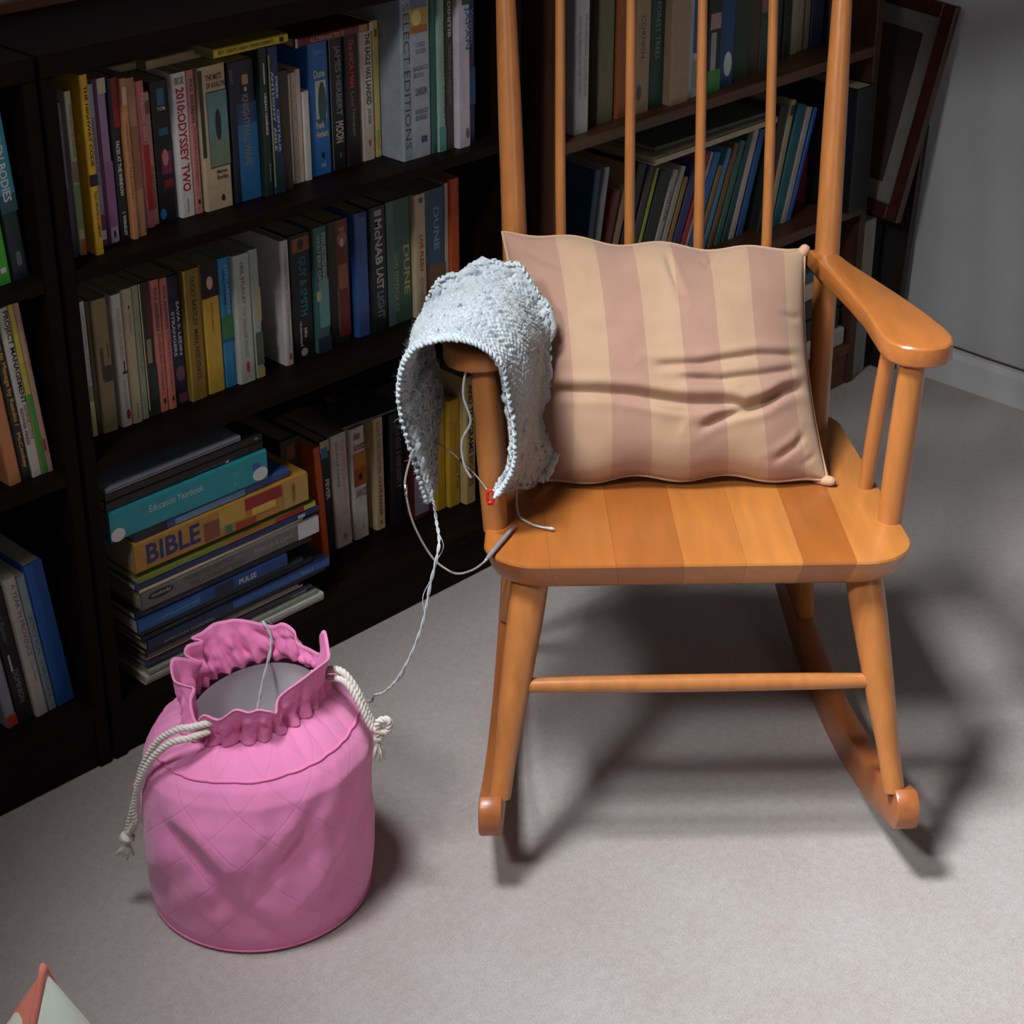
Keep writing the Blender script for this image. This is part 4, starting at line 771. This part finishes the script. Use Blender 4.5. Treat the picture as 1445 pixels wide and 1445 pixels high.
# lining inside
bm = bmesh.new(); LN = 30
def lin_pt(th, j):
    u = j/LN; z = .257-(.257-.012)*u
    rr = .0655+.030*u**.6+.0035*min(1, j/5)*mnoise.noise(Vector((cos(th)*1.6, sin(th)*1.6, z*9)))+.0015*sin(5*th)*min(1, j/5)
    return Vector((cos(th)*(rr+.010*max(0, cos(th))*max(0, 1-j/12)), sin(th)*rr, z+.017*cos(th)*max(0, 1-j/10)))
g = [[bm.verts.new(lin_pt(t, j)) for j in range(LN+1)] for t in ths]
for i in range(TH):
    for j in range(LN): bm.faces.new((g[i][j], g[i][j+1], g[(i+1) % TH][j+1], g[(i+1) % TH][j]))
bm.faces.new([g[i][LN] for i in range(TH)])
mesh_obj('lining', bm, lining, bag, True)
# base seam, side tab
bm = bmesh.new(); tube(bm, [body_pt(t, .0045)*1.004 for t in ths]+[body_pt(ths[0], .0045)*1.004], .0016, 6, False); mesh_obj('base_seam', bm, pink, bag, True)
ta = R(180-4); p = body_pt(ta, .118); bm = bmesh.new(); box(bm, -.010, .002, -.006, .006, -.014, .014, .002); o = mesh_obj('side_tab', bm, pink, bag); o.location = p; o.rotation_euler = (0, 0, ta-pi)
# drawcords
cord = fabric('white_cotton_cord', (222, 214, 204), .9, 900, (206, 196, 184), 60)
def knot(parent, c, r):
    bm = bmesh.new(); bmesh.ops.create_icosphere(bm, subdivisions=3, radius=r)
    for v_ in bm.verts:
        q = v_.co.normalized(); v_.co *= 1+.14*sin(q.z*9+4*math.atan2(q.y, q.x)); v_.co.z *= .85; v_.co += Vector(c)
    mesh_obj('knot', bm, cord, parent, True)
def tassel(parent, c, dirs, r=.0022):
    bm = bmesh.new()
    for d in dirs:
        a = Vector(c); b = a+Vector(d)
        for q in range(5):
            j = Vector([rnd.uniform(-.0022, .0022) for _ in range(3)]); tube(bm, [a, a.lerp(b, .5)+j, b+j*1.8], [r*.6, r*.75, r*.35], 5)
    mesh_obj('frayed_end', bm, cord, parent, True)
def outp(th, z, o=.006):
    p = body_pt(th, z); n_ = Vector((p.x, p.y, 0)).normalized(); return p+n_*o
# left cord
dc = empty('drawcord'); dc.parent = bag; bm = bmesh.new(); th0 = R(180+38)
A1 = [Vector(q) for q in ((-.030, -.072, .274), (-.052, -.078, .272), (-.070, -.078, .268), (-.094, -.070, .245), (-.114, -.062, .205), (-.128, -.050, .155), (-.138, -.045, .120), (-.142, -.045, .104))]
A2 = [Vector(q) for q in ((-.034, -.074, .264), (-.054, -.084, .262), (-.074, -.084, .256), (-.097, -.079, .232), (-.116, -.070, .194), (-.126, -.062, .155), (-.128, -.060, .132), (-.135, -.052, .114), (-.142, -.046, .102))]
rope(bm, A1, .0042); rope(bm, A2, .0042); mesh_obj('twisted_cord', bm, cord, dc, True)
kc = Vector((-.143, -.046, .098)); knot(dc, kc, .0085); tassel(dc, kc-Vector((0, 0, .006)), [(-.013, -.004, -.016), (-.002, -.006, -.020), (.004, -.002, -.016)])
# right cord
dc = empty('drawcord'); dc.parent = bag; bm = bmesh.new()
B1 = [Vector(q) for q in ((.070, .020, .276), (.088, .006, .290), (.106, -.012, .300), (.122, -.022, .284), (.136, -.026, .250), (.146, -.030, .228))]
B2 = [Vector(q) for q in ((.068, .012, .270), (.090, -.002, .284), (.110, -.020, .292), (.126, -.030, .270), (.140, -.034, .240), (.156, -.034, .236), (.158, -.034, .250), (.147, -.034, .248), (.145, -.034, .230))]
rope(bm, B1, .0042); rope(bm, B2, .0042); mesh_obj('twisted_cord', bm, cord, dc, True)
kc = Vector((.146, -.032, .226)); knot(dc, kc, .0062); tassel(dc, kc-Vector((0, 0, .004)), [(-.004, -.003, -.022), (.003, -.004, -.024), (.008, -.002, -.020)], .0018)

# yarn running from the knitting down to the bag and in over its back rim
def chair_w(p):
    return Vector(CO)+Matrix.Rotation(CA, 3, 'Z') @ Vector(p)
def bag_w(p): return BC+Matrix.Rotation(YAW-pi/2, 3, 'Z') @ Vector(p)
yn = [chair_w((-.306, .080, .452)), chair_w((-.301, .076, .444)), chair_w((-.298, .072, .420)), bag_w((.214, .05, .425)), bag_w((.204, .04, .380)), bag_w((.193, .035, .326)), bag_w((.172, .035, .272)), bag_w((.152, .04, .240)), bag_w((.136, .055, .222)),
      bag_w((.122, .105, .180)), bag_w((.070, .142, .185)), bag_w((.030, .128, .250)), bag_w(ruf_pt(R(72), 1)+Vector((.0, .002, .004))), bag_w((.018, .070, .285)), bag_w((.006, .045, .235)), bag_w((.000, .028, .19)), bag_w((.0, .012, .08))]
bm = bmesh.new(); P = catmull(yn, 260)
for s in range(2):
    q = []
    for i, p in enumerate(P): q.append(p+Vector((cos(i*.55+s*pi), sin(i*.55+s*pi), .3*sin(i*.4)))*.0010)
    tube(bm, q, .0011, 5)
for i0, L, dx in ((40, 16, .007), (62, 14, -.006), (96, 14, .005)):   # loosened plies
    a, b = P[i0], P[i0+L]; tube(bm, catmull([a, a.lerp(b, .5)+rt*dx, b], 14), .0005, 4)
tag(mesh_obj('wool_yarn', bm, yarnm, None, True), 'strand of pale wool running from the knitting into the pink bag', 'yarn')
bm = bmesh.new()
for v_ in (0,):
    bmesh.ops.create_icosphere(bm, subdivisions=4, radius=.040)
    for q in bm.verts:
        n_ = q.co.normalized(); q.co += n_*.0016*sin(60*n_.dot(Vector((.5, .6, .62))))
yb = mesh_obj('yarn_ball', bm, yarnm, None, True); yb.location = bag_w((.0, .01, .052)); tag(yb, 'ball of pale wool lying inside the pink bag', 'yarn')

# ------------------------------------------------------------------ corner of a patchwork cushion close to the camera
k = NT('coral_floral_cotton', .9, .15); vv = k.coord('Object'); vo = k.add('ShaderNodeTexVoronoi'); vo.inputs['Scale'].default_value = 22; k.link(vv, vo.inputs['Vector'])
nz = k.noise(vv, 60, 2); dd = k.math('ADD', vo.outputs['Distance'], k.math('MULTIPLY', nz, .25))
k.col(k.ramp(dd, [(.0, lin((222, 130, 112))), (.18, lin((222, 130, 112))), (.2, lin((226, 222, 200))), (.42, lin((226, 222, 200))), (.44, lin((222, 130, 112)))], 'LINEAR')); floral = k.m
mint = fabric('pale_mint_cotton', (212, 220, 208), .9, 700, (204, 206, 190), 18)
coral = fabric('coral_piping', (220, 124, 108), .85)
pc = empty('patchwork_cushion', (.616, 1.195, 0), R(44.6-90), 'coral floral cushion with a pale mint back and corner pointing up', 'cushion')
# standing on one edge; x = picture right, y = away from the camera; the printed face is turned to the left
TOPC = Vector((0, 0, .285)); EA = Vector((.12, .42, -.90)).normalized(); EB = Vector((-.16, -.70, -.70)).normalized()
def pcp(u, v, side):
    a, c = 2*u-1, 2*v-1
    bul = (max(0, 1-abs(a)**2.5)*max(0, 1-abs(c)**2.5))**.62*.062
    n_ = EA.cross(EB).normalized(); n_ = n_ if n_.x < 0 else -n_
    p = TOPC+EA*u*.20+EB*v*.20
    p += (EA*(-a)*.008*(1-c*c)+EB*(-c)*.008*(1-a*a))
    return p+n_*side*bul
for side, m_, nm in ((1, floral, 'front_cover'), (-1, mint, 'back_cover')):
    bm = bmesh.new(); n = 40
    g = [[bm.verts.new(pcp(i/n, j/n, side)) for j in range(n+1)] for i in range(n+1)]
    for i in range(n):
        for j in range(n): bm.faces.new((g[i][j], g[i+1][j], g[i+1][j+1], g[i][j+1]))
    bmesh.ops.recalc_face_normals(bm, faces=bm.faces[:]); mesh_obj(nm, bm, m_, pc, True)
bm = bmesh.new(); seam = [pcp(0, i/40, 1) for i in range(40, -1, -1)]+[pcp(i/40, 0, 1) for i in range(1, 41)]
tube(bm, seam, .0040, 8); mesh_obj('piping', bm, coral, pc, True)
# ------------------------------------------------------------------ pictures and boards stored against the right wall
mahog = wood('mahogany_frame', (64, 26, 20), .3, (30, 30, 6), .6, .3); blackw = wood('black_brown_frame', (36, 26, 24), .4, (30, 30, 6), .7, .1)
def picture(name, label, near_top, near_bot, yl, fw_, th, mat, inner, mount):
    # near_top / near_bot: the near upright's outer ends (world); the picture runs away along +Y
    a, b = Vector(near_top), Vector(near_bot); upv = (a-b).normalized(); H = (a-b).length; along = Vector((0, 1, 0)); along = (along-upv*along.dot(upv)).normalized(); n_ = along.cross(upv)
    if n_.x > 0: n_ = -n_
    t = empty(name, b, 0, label, 'picture')
    def bar(nm, s0, s1, h0, h1, d0, d1, m):
        bm = bmesh.new(); vs = [bm.verts.new(along*s+upv*h+n_*d) for s in (s0, s1) for h in (h0, h1) for d in (d0, d1)]
        for q in ((0, 1, 3, 2), (4, 6, 7, 5), (0, 4, 5, 1), (2, 3, 7, 6), (0, 2, 6, 4), (1, 5, 7, 3)): bm.faces.new([vs[i] for i in q])
        bmesh.ops.recalc_face_normals(bm, faces=bm.faces[:]); bmesh.ops.bevel(bm, geom=bm.edges[:], offset=.002, segments=1, affect='EDGES'); return mesh_obj(nm, bm, m, t)
    bar('frame_stile', 0, fw_, 0, H, 0, th, mat); bar('frame_stile', yl-fw_, yl, 0, H, 0, th, mat)
    bar('frame_rail', fw_, yl-fw_, 0, fw_, 0, th, mat); bar('frame_rail', fw_, yl-fw_, H-fw_, H, 0, th, mat)
    bar('mount', fw_, yl-fw_, fw_, H-fw_, th*.25, th*.4, mount); bar('print', fw_+.03, yl-fw_-.03, fw_+.035, H-fw_-.035, th*.4, th*.45, inner)
    return t
pr1 = plain('dim_brown_print', (58, 44, 36), .5, n=9); mt1 = plain('grey_mount', (112, 108, 100), .7); pr2 = plain('dark_print', (34, 32, 32), .5)
picture('framed_picture', 'mahogany framed picture leaning against the right wall above the boards', (2.792, 1.668, .700), (2.715, 1.700, .318), .27, .026, .016, mahog, pr1, mt1)
picture('framed_picture', 'tall black-brown framed picture standing on the floor against the wall', (2.806, 1.716, .478), (2.780, 1.726, .0), .25, .022, .015, blackw, pr2, pr2)
boxo('x', 0, .001, 0, .001, 0, .001, None); bpy.data.objects.remove(bpy.data.objects['x'])
o = boxo('canvas_board', 2.702, 2.742, 1.768, 1.985, 0, .306, plain('grey_canvas_edge', (150, 150, 148), .8), None, .002); tag(o, 'grey-white canvas board standing beside the brown bookcase end', 'board')
o = boxo('black_portfolio', 2.745, 2.768, 1.772, 1.985, 0, .312, plain('black_portfolio_cover', (24, 24, 26), .5), None, .002); tag(o, 'black portfolio standing between the canvas board and the wall', 'portfolio')
# framed picture lying flat on the dark bookcases
t = empty('framed_picture', (1.05, 1.94, .928), 0, 'brown wooden framed picture lying flat on top of the bookcases', 'picture')
tray = wood('tray_wood', (104, 66, 46), .4, (6, 40, 40), .75, .1)
boxo('frame_rail', -.42, .36, 0, .010, 0, .013, tray, t, .001); boxo('frame_rail', -.42, .36, .044, .054, 0, .013, tray, t, .001)
boxo('frame_stile', -.42, -.41, .010, .044, 0, .013, tray, t, .001); boxo('frame_stile', .35, .36, .010, .044, 0, .013, tray, t, .001)
boxo('print', -.41, .35, .010, .044, .004, .009, plain('grey_print', (150, 152, 150), .5), t)
